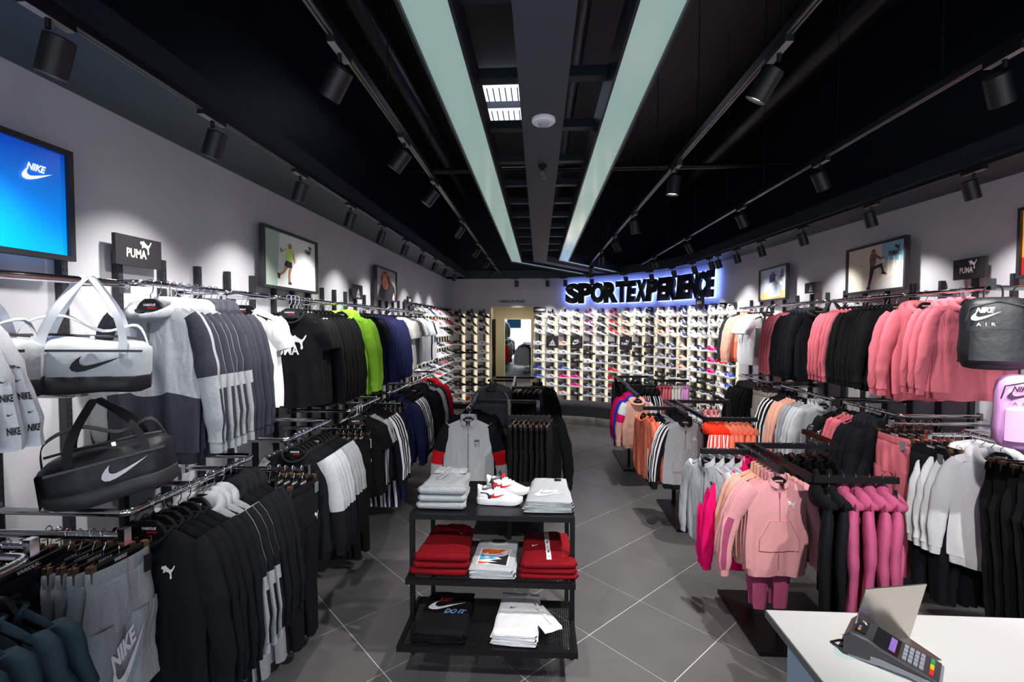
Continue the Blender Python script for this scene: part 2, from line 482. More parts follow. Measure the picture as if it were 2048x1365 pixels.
CACHE = {}
def garment(kind, body, sleeve=None, trim=None, lower=None, mark=None, mcol='white', var=0, lod=1, stripes=None, scale=1.0, extra=None, rib=None):
    """kind: tee, crew, hoodie, jacket, halfzip; returns proto parts"""
    key = ('g', kind, body, sleeve, trim, lower, mark, mcol, var, lod, stripes, extra, rib)
    if key in CACHE: return CACHE[key]
    sleeve = sleeve or body; trim = trim or body
    nx, nv = {0: (12, 8), 1: (18, 12), 2: (34, 22)}[lod]
    ns, sg = {0: (8, 7), 1: (12, 10), 2: (20, 20)}[lod]
    short = kind == 'tee'
    P = dict(tee=dict(w=.205, wh=.215, L=.64, dip=.075, t=.020, amp=.011), crew=dict(w=.215, wh=.225, L=.66, dip=.06, t=.026, amp=.011),
             hoodie=dict(w=.220, wh=.225, L=.67, dip=.07, t=.028, amp=.010), jacket=dict(w=.215, wh=.220, L=.63, dip=.045, neck=.075, t=.026, amp=.010),
             halfzip=dict(w=.22, wh=.225, L=.68, dip=.055, t=.028, amp=.010))[kind]
    T = Torso(seed=var * 13 + len(kind), **P)
    mats = [F(body), F(lower or body), F(sleeve), F('white')]
    zone = None
    if lower:
        zone = lambda u, v, s: 1 if v > .58 else 0
    b = T.mb(nx, nv, zone)
    parts = [('body', b.mesh('garment_body', mats[:2], ang=60, merge=.0004), [])]
    bodysub = parts[0][2]
    tt = 'lo'
    for side in (-1, 1):
        kw = {}
        if short and stripes == 'lettertape': kw = dict(Ls=.36, r0=.088, r1=.080, flare=.10, flat=.40)
        elif short: kw = dict(Ls=.20, r0=.085, r1=.078, flare=.02, flat=.36)
        else: kw = dict(Ls=.58, r0=.085, r1=.046, flare=.15 if extra == 'splay' else (.065 if kind != 'jacket' else .085))
        z = None; ms = [F(sleeve), F('white'), F(trim), F(body)]
        if stripes == 'three':
            z = lambda s, a, sd=side: 1 if (abs(((a - (0 if sd > 0 else .5) + .5) % 1) - .5) < .22 and (int(round(a * ns)) % 2 == 0) and s < .97) else 0
        elif stripes == 'block':   # contrast upper arm and forearm panel
            z = lambda s, a: 2 if s < .50 and .5 < a < .93 else (2 if s > .60 and (a > .90 or a < .12) else 0)
        elif stripes == 'panel':   # broad pale panel down the arm
            z = lambda s, a: 2 if s < .62 and (.55 < a < 1 or a < .12) else 0
        elif stripes == 'redblack':
            z = lambda s, a: 2 if s < .38 else (1 if s < .62 else 0)
            ms = [F(sleeve), F('red'), F('black'), F(body)]
        elif stripes == 'tape':
            z = lambda s, a, sd=side: 2 if (abs(a - (.85 if sd > 0 else .65)) < .06 and .42 < s < .98) else 0
        elif stripes == 'colour':
            z = lambda s, a: 1 if s < .34 else (2 if s < .52 else 0)
        if short and stripes == 'three': pass
        sl = sleeve_mb(side, T, n=ns, seg=sg if not short else max(4, sg // 2), zone=z, seed=var, **kw)
        sub = []
        if not short and lod > 0:
            c = MB(); p = sl.end; d = sl.dir; e1 = Vector((1, 0, 0)); e1 = (e1 - d * e1.dot(d)).normalized(); e2 = Vector((0, 1, 0))
            vs = []; rings = [(-.006, .93), (.008, .84), (.045, .84), (.052, .78)]
            for (h, q) in rings:
                for j in range(ns):
                    a = 2 * PI * j / ns; vs.append(p + d * h + e1 * math.cos(a) * sl.rend * .85 * q + e2 * math.sin(a) * sl.rend * .40 * q)
            fs = [(i * ns + j, i * ns + (j + 1) % ns, (i + 1) * ns + (j + 1) % ns, (i + 1) * ns + j) for i in range(3) for j in range(ns)]
            fs.append(tuple(3 * ns + j for j in range(ns)))
            c.add(vs, fs); sub.append(('cuff', c.mesh('garment_cuff', F(rib or sleeve))))
        if stripes == 'lettertape':
            tb = MB(); pr_ = MB(); P_ = sl.path; n_ = len(P_)
            def onsl(q, w_):   # point on the sleeve facing the aisle and the camera
                i_ = min(n_ - 2, int(q * (n_ - 1))); f_ = q * (n_ - 1) - i_
                p_ = P_[i_][0].lerp(P_[i_ + 1][0], f_); r_ = P_[i_][1] * (1 - f_) + P_[i_ + 1][1] * f_
                a_ = -.45 + w_ / .05
                return p_ + Vector((side * math.cos(a_) * (r_ * .85 + .004), math.sin(a_) * (r_ * .40 + .004), 0))
            for i_ in range(12): tb.add([onsl(.06 + i_ * .078, -.014), onsl(.06 + i_ * .078, .014), onsl(.06 + (i_ + 1) * .078, .014), onsl(.06 + (i_ + 1) * .078, -.014)], [(0, 1, 2, 3)])
            for q_ in range(7):
                bb = text_mb('NIKE', .022, 0, .04, .1, .62) if q_ % 2 == 0 else logo_mb('swoosh', .022)
                vv = []
                for v_ in bb.v: 
                    w3 = onsl(min(.97, max(.02, .10 + q_ * .125 - v_[2] * 2.6)), v_[0] * .75); vv.append(w3 + Vector((side * .0012, -.0012, 0)))
                pr_.add(vv, bb.f)
            sub.append(('sleeve_tape', tb.mesh('sleeve_tape', F('white')))); sub.append(('tape_print', pr_.mesh('tape_print', M_blk, smooth=False)))
        parts.append(('sleeve', sl.mesh('garment_sleeve', ms, ang=70), sub))
    if kind == 'hoodie' or kind == 'halfzip':
        parts.append(('hood', hood_mb(T, var, .8 if kind == 'halfzip' else 1.0).mesh('garment_hood', F(body), ang=70), []))
    if kind == 'hoodie' and lod == 2:
        for sx in (-1, 1):
            zz = [T.top - T.dip - .01 - .02 * q for q in range(8)]
            parts.append(('drawstring', MB().tube([(sx * (.022 + .002 * q), T.surf(sx * .024, z_) - .006, z_) for q, z_ in enumerate(zz)], .0022, 6).mesh('drawstring', F(body)), []))
    if kind in ('tee', 'crew'):
        parts.append(('collar', ring_neck(T, .0075).mesh('garment_collar', F(body if stripes else trim)), []))
    if kind == 'jacket':
        parts.append(('collar', stand_collar_mb(T).mesh('garment_collar', F(rib or body)), []))
    if lod > 0 and kind in ('crew', 'hoodie', 'jacket', 'halfzip'):
        h = MB(); vs = []; k2 = nx * 2
        for (dv, sc) in ((-.004, 1.0), (.006, .955), (.046, .95), (.052, .90)):
            for i in range(k2):
                a = 2 * PI * i / k2; u = math.sin(a); sd = -1 if math.cos(a) > 0 else 1
                x, y, z0 = T.pt(max(-1, min(1, u)), 1, sd); vs.append((x * sc, y * sc, z0 - dv))
        fs = [(i * k2 + j, i * k2 + (j + 1) % k2, (i + 1) * k2 + (j + 1) % k2, (i + 1) * k2 + j) for i in range(3) for j in range(k2)]
        parts.append(('hem_band', h.add(vs, fs).mesh('garment_hem', F(rib or lower or body), ang=60), []))
    if kind in ('jacket', 'halfzip') and lod > 0:
        z = MB(); n = 16; zl = T.top - T.dip - (T.L - T.dip if kind == 'jacket' else .2)
        for i in range(n):
            za = T.top - T.dip + .02 + (zl - T.top + T.dip - .02) * i / n; zb = T.top - T.dip + .02 + (zl - T.top + T.dip - .02) * (i + 1) / n
            z.add([(-.004, T.surf(0, za) - .003, za), (.004, T.surf(0, za) - .003, za), (.004, T.surf(0, zb) - .003, zb), (-.004, T.surf(0, zb) - .003, zb)], [(0, 1, 2, 3)])
        bodysub.append(('zipper', z.mesh('zipper', F('midgrey' if body in ('white', 'lightgrey', 'grey') else ('seam' if body == 'palepink' else body if lod < 2 else 'jet')))))
        bodysub.append(('zip_pull', MB().box(-.004, .004, T.surf(0, T.top - .10) - .009, T.surf(0, T.top - .10) - .004, T.top - .12, T.top - .085).mesh('zip_pull', M_chrome if body != 'palepink' else F('mauve'))))
    if kind in ('hoodie', 'jacket') and lod == 2 and body != 'midgrey' and mark != 'badge' or (kind == 'hoodie' and extra == 'pocket'):
        # kangaroo pocket as a raised panel
        q = MB(); O = [(-.07, -.36), (.07, -.36), (.135, -.50), (.135, -.575), (-.135, -.575), (-.135, -.50)]
        m = 8; vs = []; fs = []
        for j in range(m + 1):
            tz = j / m; z = -.38 - .215 * tz; hw = .07 + .065 * min(1, tz / .62)
            for i in range(m + 1):
                x = -hw + 2 * hw * i / m; vs.append((x, T.surf(x, z) - .009, z))
        fs = [(j * (m + 1) + i, j * (m + 1) + i + 1, (j + 1) * (m + 1) + i + 1, (j + 1) * (m + 1) + i) for j in range(m) for i in range(m)]
        rim = [j * (m + 1) for j in range(m + 1)] + [m * (m + 1) + i for i in range(1, m + 1)] + [j * (m + 1) + m for j in range(m - 1, -1, -1)] + [i for i in range(m - 1, 0, -1)]
        base = len(vs); vs += [(vs[r][0], vs[r][1] + .009, vs[r][2]) for r in rim]
        fs += [(rim[i], rim[(i + 1) % len(rim)], base + (i + 1) % len(rim), base + i) for i in range(len(rim))]
        sm = [vs[r_] for r_ in rim]; bodysub.append(('pocket_seam', MB().tube([(p_[0], p_[1] - .0005, p_[2]) for p_ in sm + sm[:1]], .0016, 4).mesh('pocket_seam', F('seam' if body == 'palepink' else body))))
        bodysub.append(('pocket', q.add(vs, fs).mesh('garment_pocket', F(body), ang=50)))
    if mark:
        defs = {'swoosh': (logo_mb('swoosh', .055), .09, -.27), 'cat': (logo_mb('cat', .055), .085, -.27), 'bars': (logo_mb('bars', .05), .085, -.26),
                'puma_big': (mark_mb('puma', .24), 0, -.34), 'cat_big': (logo_mb('cat', .26), .02, -.32), 'nike_big': (mark_mb('nike', .22), 0, -.36)}
        if mark in defs:
            m_, cx, cz = defs[mark]
            bodysub.append(('logo', T.decal(m_, cx, cz).mesh('logo', F(mcol), smooth=False)))
        elif mark == 'puma_box':
            b2 = MB()
            for q in (((-.10, .10), (.095, .10)), ((-.10, -.145), (.095, -.145))): b2.add([(-.10, 0, q[0][1]), (.10, 0, q[0][1]), (.10, 0, q[0][1] + .006), (-.10, 0, q[0][1] + .006)], [(0, 1, 2, 3)])
            for x in (-.10, .094):
                for z0, z1 in ((.03, .10), (-.145, -.06)): b2.add([(x, 0, z0), (x + .006, 0, z0), (x + .006, 0, z1), (x, 0, z1)], [(0, 1, 2, 3)])
            t = text_mb('PUMA', .065, 0, .05, 0, .85); b2.add([(v[0], 0, v[2] - .015) for v in t.v], t.f)
            l = logo_mb('cat', .06); b2.add([(v[0], 0, v[2] - .095) for v in l.v], l.f)
            t = text_mb('CELEBRATE THE', .014, 0, .02, 0, .9); b2.add([(v[0], 0, v[2] + .07) for v in t.v], t.f)
            t = text_mb('SINCE 1948', .014, 0, .02, 0, .9); b2.add([(v[0], 0, v[2] + .045) for v in t.v], t.f)
            bodysub.append(('logo', T.decal(b2, .02, -.36).mesh('logo', F(mcol), smooth=False)))
        elif mark == 'circle_cat':
            b2 = MB(); n = 24
            for i in range(n):
                a, c = 2 * PI * i / n, 2 * PI * (i + 1) / n
                b2.add([(.036 * math.cos(a), 0, .036 * math.sin(a)), (.036 * math.cos(c), 0, .036 * math.sin(c)), (.032 * math.cos(c), 0, .032 * math.sin(c)), (.032 * math.cos(a), 0, .032 * math.sin(a))], [(0, 1, 2, 3)])
            l = logo_mb('cat', .04); b2.add(l.v, l.f)
            bodysub.append(('logo', T.decal(b2, .05, -.27).mesh('logo', F(mcol), smooth=False)))
        elif mark == 'badge':
            b2 = MB(); t = text_mb('NIKE', .012, 0, .03); b2.add([(v[0], 0, v[2] + .018) for v in t.v], t.f)
            l = logo_mb('swoosh', .03); b2.add([(v[0], 0, v[2] - .012) for v in l.v], l.f)
            for (x0, x1, z0, z1) in ((-.02, .02, .028, .03), (-.02, .02, -.03, -.028), (-.02, -.018, -.03, .03), (.018, .02, -.03, .03), (-.02, .02, .006, .008)): b2.add([(x0, 0, z0), (x1, 0, z0), (x1, 0, z1), (x0, 0, z1)], [(0, 1, 2, 3)])
            bodysub.append(('logo', T.decal(b2, .075, -.30).mesh('logo', F('black'), smooth=False)))
    if lod == 2:   # printed neck tag inside the back
        parts.append(('neck_tag', MB().box(-.018, .018, .030, .034, T.top - .065, T.top - .03).mesh('neck_tag', F('white'), smooth=False), []))
    CACHE[key] = parts
    return parts

def trousers(col, var=0, L=.98, shorts=False, mark=None, mcol='white', piping=None, lod=1):
    side = piping
    key = ('t', col, var, L, shorts, mark, side, lod)
    if key in CACHE: return CACHE[key]
    r = random.Random(var + 5); T = Torso(w=.175, wh=.20, L=.26 if not shorts else .22, t=.032, neck=.01, dip=.0, slope=0.0, top=-.105, seed=var, amp=.008)
    T.pt0 = T.pt
    nx, nv = (28, 8) if lod == 2 else (14, 5)
    b = T.mb(nx, nv)
    b.v = [(x, y if abs(z + .105) > 1e-4 else math.copysign(.02, y if y else 1) * math.sqrt(max(0, 1 - (x / .176) ** 2)), z) for x, y, z in b.v]
    parts = [('body', b.mesh('trouser_body', F(col), ang=60, merge=.0004), [])]
    z0 = -.105 - T.L + .03
    for s in (-1, 1):
        n = 16 if lod == 2 else 10; sg = 14 if lod == 2 else 8; le = L - T.L if not shorts else .30
        m = MB(); vs = []; ph = r.uniform(0, 6)
        for i in range(sg + 1):
            q = i / sg; cx = s * (.098 + (.0 if shorts else -.01 * q)); hw = .104 + ((-.045 * q) if not shorts else .008 * q) + .003 * math.sin(q * 21 + ph)
            for j in range(n):
                a = 2 * PI * j / n
                vs.append((cx + hw * math.cos(a), .030 * math.sin(a) * (1 - .2 * q) + .008 * math.sin(q * 6 + ph) + .006 * math.sin(3 * a + ph), z0 - le * q))
        fs = [(i * n + j, i * n + (j + 1) % n, (i + 1) * n + (j + 1) % n, (i + 1) * n + j) for i in range(sg) for j in range(n)] + [tuple(sg * n + j for j in range(n))]
        ms = [F(col), F(side or col)]
        m.add(vs, fs)
        if side: m.m = [1 if (k % n) in ((0, n - 1, 1) if s > 0 else (n // 2, n // 2 - 1, n // 2 - 2)) else 0 for k in range(len(m.f))]
        parts.append(('leg', m.mesh('trouser_leg', ms if side else ms[0], ang=60), []))
    w = MB(); k = 24; vs = []
    for (z, q) in ((-.095, .97), (-.100, 1.0), (-.140, 1.02), (-.145, .98)):
        for i in range(k):
            a = 2 * PI * i / k; vs.append((.178 * q * math.cos(a), .026 * q * math.sin(a) + .0015 * (i % 2), z))
    w.add(vs, [(i * k + j, i * k + (j + 1) % k, (i + 1) * k + (j + 1) % k, (i + 1) * k + j) for i in range(3) for j in range(k)])
    parts.append(('waistband', w.mesh('waistband', F(col), ang=50), []))
    if lod == 2 or mark:
        parts.append(('swing_tag', MB().cbox((.115, -.036, -.145), (.045, .002, .062)).mesh('swing_tag', F('midgrey') if col != 'grey' else M_blk, smooth=False), []))
    if mark == 'cat':
        lm = logo_mb('cat', .05, -.040); lm.v = [(x + .10, y, z - .32) for x, y, z in lm.v]
        parts.append(('logo', lm.mesh('logo', F(mcol), smooth=False), []))
    if mark == 'nike_big':
        lm = mark_mb('nike', .26, -.042); lm = lm.xf(Matrix.Translation((-.02, 0, -.43)) @ Matrix.Rotation(R(-28), 4, 'Y'))
        parts.append(('logo', lm.mesh('logo', F('white'), smooth=False), []))
    CACHE[key] = parts
    return parts

# ---- hangers
def _hanger():
    O = []
    top = [(-.19, -.178), (-.18, -.168), (-.065, -.122), (-.048, -.094), (-.022, -.075), (.022, -.075), (.048, -.094), (.065, -.122), (.18, -.168), (.19, -.178)]
    bot = [(.186, -.186), (.17, -.184), (.058, -.144), (.03, -.136), (-.03, -.136), (-.058, -.144), (-.17, -.184), (-.186, -.186)]
    b = MB(); b.poly(top + bot, .016, y=-.008)
    return b
def _hook(zb=-.078):
    pts = [(0, 0, zb), (0, 0, -.055), (.010, 0, -.045), (.014, 0, -.030)]
    for i in range(9):
        a = -.6 + (PI + 1.2) * i / 8
        pts.append((.016 * math.cos(a), 0, -.002 + .016 * math.sin(a)))
    pts = [(p[0], p[1], p[2]) for p in pts]
    return MB().tube(pts, .0023, 6)
HBODY = _hanger().mesh('hanger_body', M_hang, ang=50); HHOOK = _hook().mesh('hanger_hook', M_chrome)
_t = text_mb('VARIOUS', .011, 0, .03, .2, 1.0); HTXT = MB().add([(v[0], -.009, v[2] - .103) for v in _t.v], _t.f).mesh('hanger_print', M_white, smooth=False)
_t = text_mb('BRANDS', .008, 0, .03, .2, 1.0); HTX2 = MB().add([(v[0] + .012, -.009, v[2] - .118) for v in _t.v], _t.f).mesh('hanger_print', M_redp, smooth=False)
HANG = [('hanger_body', HBODY, [('print', HTXT), ('print', HTX2)]), ('hook', HHOOK)]
HANG0 = [('hanger_body', HBODY), ('hook', HHOOK)]
_c = MB(); _c.box(-.15, .15, -.006, .006, -.112, -.078)
CBODY = _c.mesh('hanger_bar', M_hang, ang=50)
def _clip(s):
    b = MB(); b.box(s * .15 - .014, s * .15 + .014, -.012, .012, -.13, -.075)
    return b
def _clipwire(s):
    return MB().tube([(s * .15, -.016, -.06), (s * .15 + s * .02, -.016, -.062), (s * .15 + s * .022, -.014, -.085), (s * .15, -.014, -.088)], .0025, 6)
CLIPM = [_clip(s).mesh('clip', M_copper) for s in (-1, 1)]; CLIPW = [_clipwire(s).mesh('clip_wire', M_gold) for s in (-1, 1)]
CT = MB(); _t = text_mb('VARIOUS', .013, 0, .03, .2, 1.0); CT.add([(v[0] , -.0065, v[2] - .09) for v in _t.v], _t.f); CTXT = CT.mesh('hanger_print', M_white, smooth=False)
CT = MB(); _t = text_mb('BRANDS', .009, 0, .03, .2, 1.0); CT.add([(v[0] + .02, -.0065, v[2] - .104) for v in _t.v], _t.f); CTX2 = CT.mesh('hanger_print', M_redp, smooth=False)
CLIPH = [('hanger_bar', CBODY, [('print', CTXT), ('print', CTX2)]), ('hook', HHOOK), ('clip', CLIPM[0], [('clip_wire', CLIPW[0])]), ('clip', CLIPM[1], [('clip_wire', CLIPW[1])])]

KN = {'tee': ('t_shirt', 't-shirt'), 'crew': ('sweatshirt', 'sweatshirt'), 'hoodie': ('hooded_sweatshirt', 'hoodie'), 'jacket': ('track_jacket', 'jacket'),
      'halfzip': ('half_zip_hoodie', 'hoodie'), 'trousers': ('track_trousers', 'trousers'), 'shorts': ('sweat_shorts', 'shorts')}
def hang(kind, desc, where, pos, rz=0.0, scale=1.0, lod=1, clip=None, front=False, **kw):
    """one garment and its hanger on a rail: two things"""
    var = kw.pop('var', random.randrange(3))
    jit = random.uniform(-.05, .05)
    nm, cat = KN[kind]
    if kind in ('trousers', 'shorts'):
        body = kw.pop('body'); pr = trousers(body, var, shorts=kind == 'shorts', lod=lod, **kw); clip = True
    else: pr = garment(kind, var=var, lod=lod, **kw)
    root = thing(nm, '', cat, where[1], pos, rz + jit, scale)
    inst(pr, root); reg(root, desc, where[0])
    hs = scale
    h = thing('clip_hanger' if clip else 'clothes_hanger', '', 'hanger', 'hangers ' + where[1], pos, rz + jit, hs)
    inst(CLIPH if clip else (HANG if (front or lod == 2) else HANG0), h)
    reg(h, 'clip hanger of ' + short(desc) if clip else 'hanger of ' + short(desc), where[0])
    return root
def short(d):
    w = d.split(' '); return ' '.join(w[:4])

def row(x, z, where, items, rz=0.0, axis='y', scale=1.0):
    """items: (start, n, step, kind, desc, kwargs) along the rail"""
    for (s0, n, st, kind, desc, kw) in items:
        for i in range(n):
            k = dict(kw); sc = k.pop('scale', scale); r_ = k.pop('rz', rz); fl = k.pop('flod', None)
            lod = k.pop('lod', 1); dx = k.pop('dx', 0)
            if fl is not None and i == 0: lod = fl
            mk = k.pop('fmark', None)
            if mk and i == 0: k['mark'] = mk
            p = s0 + st * i + random.uniform(-.004, .004)
            pos = (x + dx, p, z) if axis == 'y' else (p, x, z)
            hang(kind, desc, where, pos, r_, sc, lod, front=(i == 0), **k)

def chrome_rail(pts, desc, name='clothes_rail', m=None, pegs=None, cat='rail', r=.0125):
    t = thing(name, desc, cat, None, pts[0])
    o = Vector(pts[0]); pp = [Vector(p) - o for p in pts]
    # rounded corners
    out = [pp[0]]
    for i in range(1, len(pp) - 1):
        a = (pp[i - 1] - pp[i]).normalized(); c = (pp[i + 1] - pp[i]).normalized(); d = .045
        for q in (0, .25, .5, .75, 1):
            p0 = pp[i] + a * d; p2 = pp[i] + c * d; out.append(p0 * (1 - q) ** 2 + pp[i] * 2 * q * (1 - q) + p2 * q * q)
    out.append(pp[-1])
    ob('tube', MB().tube(out, r, 10, flat=1.25).mesh('rail_tube', m or M_chrome), t)
    for e in (pp[0], pp[-1]):
        ob('bracket', MB().cbox(e, (.025, .03, .06)).mesh('rail_bracket', m or M_chrome), t)
    return t

# ================================================================= room shell
YB = 11.30; XL = -2.186; ZS = 3.09; ZT = 3.23; ZV = 5.0
CURVE = [(0.0, 11.30), (.45, 11.26), (.90, 11.15), (1.33, 10.98), (1.72, 10.75), (2.07, 10.48), (2.38, 10.15), (2.64, 9.78), (2.84, 9.38), (2.99, 8.97), (3.10, 8.55), (3.17, 8.12), (3.21, 7.70)]
RIGHT = [(3.21, 7.70), (3.29, 6.26), (3.443, 3.63), (3.62, .6), (3.74, -1.5)]
def offs(path, d):
    """shift a plan path towards the room (right-hand side of travel)"""
    out = []
    for i, p in enumerate(path):
        a = Vector(path[max(i - 1, 0)]); b = Vector(path[min(i + 1, len(path) - 1)]); t = (b - a).normalized()
        out.append((p[0] + t.y * d, p[1] - t.x * d))
    return out
def wall(name, path, z0, z1, th=.1, m=M_wall, d0=0.0):
    a = offs(path, d0); b = offs(path, d0 - th); n = len(path); vs = []
    for p in a: vs += [(p[0], p[1], z0), (p[0], p[1], z1)]
    for p in b: vs += [(p[0], p[1], z0), (p[0], p[1], z1)]
    fs = []
    for i in range(n - 1):
        fs += [(2 * i, 2 * i + 1, 2 * i + 3, 2 * i + 2), (2 * (n + i), 2 * (n + i) + 2, 2 * (n + i) + 3, 2 * (n + i) + 1),
               (2 * i + 1, 2 * (n + i) + 1, 2 * (n + i) + 3, 2 * i + 3), (2 * i, 2 * i + 2, 2 * (n + i) + 2, 2 * (n + i))]
    fs += [(0, 2 * n, 2 * n + 1, 1), (2 * n - 2, 2 * n - 1, 4 * n - 1, 4 * n - 2)]
    return struct(name, MB().add(vs, fs).mesh(name, m, ang=30))
LEFT = [(XL, -1.5), (XL, YB)]
wall('wall_left', LEFT, 0, ZV)
DX0, DX1, DZ = -1.135, -.119, 2.41
bw = MB(); bw.box(XL, DX0 - .035, YB, YB + .12, 0, ZV); bw.box(DX0 - .035, DX1 + .035, YB, YB + .12, DZ + .035, ZV); bw.box(DX1 + .035, 0.0, YB, YB + .12, 0, ZV)
struct('wall_back', bw.mesh('wall_back', M_wall))
wall('wall_curved', CURVE, 0, ZV, .12)
wall('wall_right', RIGHT, 0, ZV)
# high dark void above the shop
ce = MB().box(-2.4, 4.0, -1.6, 14, ZV, ZV + .1)
struct('ceiling', ce.mesh('ceiling', M_void))
# dark lining of the void over the soffits
LN = MB()
def lining(path, d, z0, z1, name, m):
    a = offs(path, d); vs = []; fs = []
    for p in a: vs += [(p[0], p[1], z0), (p[0], p[1], z1)]
    for p in offs(path, d - .02): vs += [(p[0], p[1], z0), (p[0], p[1], z1)]
    n = len(path)
    for i in range(n - 1):
        fs += [(2 * i, 2 * i + 1, 2 * i + 3, 2 * i + 2), (2 * (n + i), 2 * (n + i) + 2, 2 * (n + i) + 3, 2 * (n + i) + 1)]
    struct(name, MB().add(vs, fs).mesh(name, m, ang=30))
PERIM = LEFT[:-1] + [(XL, YB)]
BACKP = [(XL, YB), (-1.0, YB)] + CURVE
lining(LEFT, .03, ZT, ZV, 'trim_1', M_navyw)
lining(BACKP, .03, ZT, ZV, 'trim_2', M_navyw)
lining(RIGHT, .03, ZT, ZV, 'trim_3', M_navyw)
# soffit slab running round the room with its dark inner fascia
def soffit(name, path, d, d_end0=None):
    a = path; b = offs(path, d)
    if d_end0: b[0] = d_end0
    vs = []; fs = []; n = len(a); mi = []
    for p, q in zip(a, b): vs += [(p[0], p[1], ZS), (q[0], q[1], ZS), (q[0], q[1], ZT), (p[0], p[1], ZT)]
    B = MB()
    for i in range(n - 1):
        o = 4 * i
        B.f += [[o, o + 1, o + 5, o + 4], [o + 1, o + 2, o + 6, o + 5], [o + 2, o + 3, o + 7, o + 6]]; B.m += [0, 1, 1]
    B.v = vs
    struct(name, B.mesh(name, [M_soffit, M_fascia], ang=30))
SW = .52
soffit('ceiling_soffit_left', [(XL, -1.5), (XL, YB)], SW)
bk = [(XL, YB), (-1.0, YB)] + CURVE + RIGHT[1:]
soffit('ceiling_soffit_back', bk, SW)
# the small lipped bead on the fascia's lower edge
def bead(path, d, name):
    b = offs(path, d); B = MB()
    for i in range(len(b) - 1): B.bar((*b[i], ZS + .006), (*b[i + 1], ZS + .006), .028, .02)
    struct(name, B.mesh(name, M_fascia))
bead([(XL, -1.5), (XL, YB)], SW + .012, 'trim_4'); bead(bk, SW + .012, 'trim_5')

# skirting
def skirt(name, path, h=.09, d=.02, m=M_steel):
    wall(name, path, 0, h, .02, m, d)
skirt('baseboard_left', LEFT); skirt('baseboard_back', [(XL, YB), (DX0 - .04, YB)], .12, .14); skirt('baseboard_curved', CURVE, .12, .05); skirt('baseboard_right', RIGHT)

# floor: grout bed with every tile laid on it
FL = struct('floor', MB().box(-2.3, 3.9, -1.5, 14.0, -.06, -.004).mesh('floor', M_grout))
S = .574; tm = MB(); g = S - .008; tm.box(-g / 2, g / 2, -g / 2, g / 2, -.02, 0)
TM = tm.mesh('floor_tile', M_tile, smooth=False)
P0 = Vector((-1.294, 3.03)); d1 = Vector((1, 1)).normalized(); d2 = Vector((1, -1)).normalized()
cnt = 0
for i in range(-20, 30):
    for j in range(-20, 30):
        c = P0 + d1 * S * (i + .5) + d2 * S * (j + .5)
        if c.x < XL - .1 or c.y < .5 or c.y > 13.9: continue
        if c.y > 11.5 and not (-1.5 < c.x < .2): continue
        if c.x > 3.6 - max(0, c.y - 7.6) * .16 - max(0, c.y - 8.6) * .75: continue
        ob('floor_tile', TM, FL, (c.x, c.y, 0), (0, 0, R(45))); cnt += 1
print('tiles', cnt)

# doorway to the fitting rooms, its frame, corridor, curtains and mirror
fr = MB(); fr.box(DX0 - .035, DX0, YB - .02, YB + .14, 0, DZ + .035); fr.box(DX1, DX1 + .035, YB - .02, YB + .14, 0, DZ + .035); fr.box(DX0, DX1, YB - .02, YB + .14, DZ, DZ + .035)
struct('door_1', fr.mesh('door_frame', M_cream))
co = MB(); co.box(-1.32, -1.27, YB + .12, 13.6, 0, 2.6); co.box(-.10, -.05, YB + .12, 13.6, 0, 2.6); co.box(-1.32, -.05, 13.6, 13.68, 0, 2.6)
struct('wall_corridor', co.mesh('wall_corridor', M_corr)); struct('ceiling_corridor', MB().box(-1.32, -.05, YB + .12, 13.7, 2.6, 2.65).mesh('ceiling_corridor', M_corr))
for k, (ya, yb) in enumerate(((11.75, 12.2), (12.75, 13.25))):
    t = thing('fitting_room_curtain', f'black fitting room curtain in the corridor behind the doorway, {"nearer" if k == 0 else "farther"} one', 'curtain', 'fitting room curtains', (-1.25, (ya + yb) / 2, 2.15))
    m = MB(); vs = []; nx, nz = 18, 10
    for j in range(nz + 1):
        q = j / nz; wv = 1 - .45 * math.exp(-((q - .5) / .12) ** 2)
        for i in range(nx + 1):
            u = i / nx * 2 - 1; vs.append((.02 * math.sin(i * 1.6) + .03, u * (yb - ya) / 2 * wv, -2.05 * q))
    fs = [(j * (nx + 1) + i, j * (nx + 1) + i + 1, (j + 1) * (nx + 1) + i + 1, (j + 1) * (nx + 1) + i) for j in range(nz) for i in range(nx)]
    ob('curtain_cloth', m.add(vs, fs).mesh('curtain', M_curt), t); ob('curtain_rod', MB().tube([(.03, -.4, .02), (.03, .4, .02)], .012).mesh('rod', M_chrome), t)
t = thing('wall_mirror', 'tall mirror at the end of the fitting room corridor reflecting the shop', 'mirror', None, (-.60, 13.585, .1))
ob('mirror_glass', MB().box(-.37, .37, -.01, .0, .08, 2.05).mesh('mirror_glass', M_mirror), t)
mf = MB(); mf.box(-.40, -.37, -.015, .01, .05, 2.08); mf.box(.37, .40, -.015, .01, .05, 2.08); mf.box(-.37, .37, -.015, .01, 2.05, 2.08); mf.box(-.37, .37, -.015, .01, .05, .08)
ob('mirror_frame', mf.mesh('mirror_frame', M_cream), t)
lt = bpy.data.objects.new('corridor_light', bpy.data.lights.new('corridor_light', 'AREA')); COL.objects.link(lt)
lt.location = (-.6, 12.4, 2.58); lt.data.size = .4; lt.data.energy = 14; lt.data.color = (1, .94, .82)
ct = thing('corridor_ceiling_light', 'small square ceiling light inside the fitting room corridor', 'ceiling light', None, (-.6, 12.4, 2.6))
ob('housing', MB().box(-.2, .2, -.2, .2, -.012, 0).mesh('housing', M_lens), ct)
tag(ob('wall_lettering', text_mb('CABINE DE PROBĂ', .085, .008, .012, 0, .86).mesh('lettering', M_letter, ang=20), None, (-.645, YB - .002, 2.565)), 'small black raised lettering CABINE DE PROBĂ above the doorway', 'lettering')

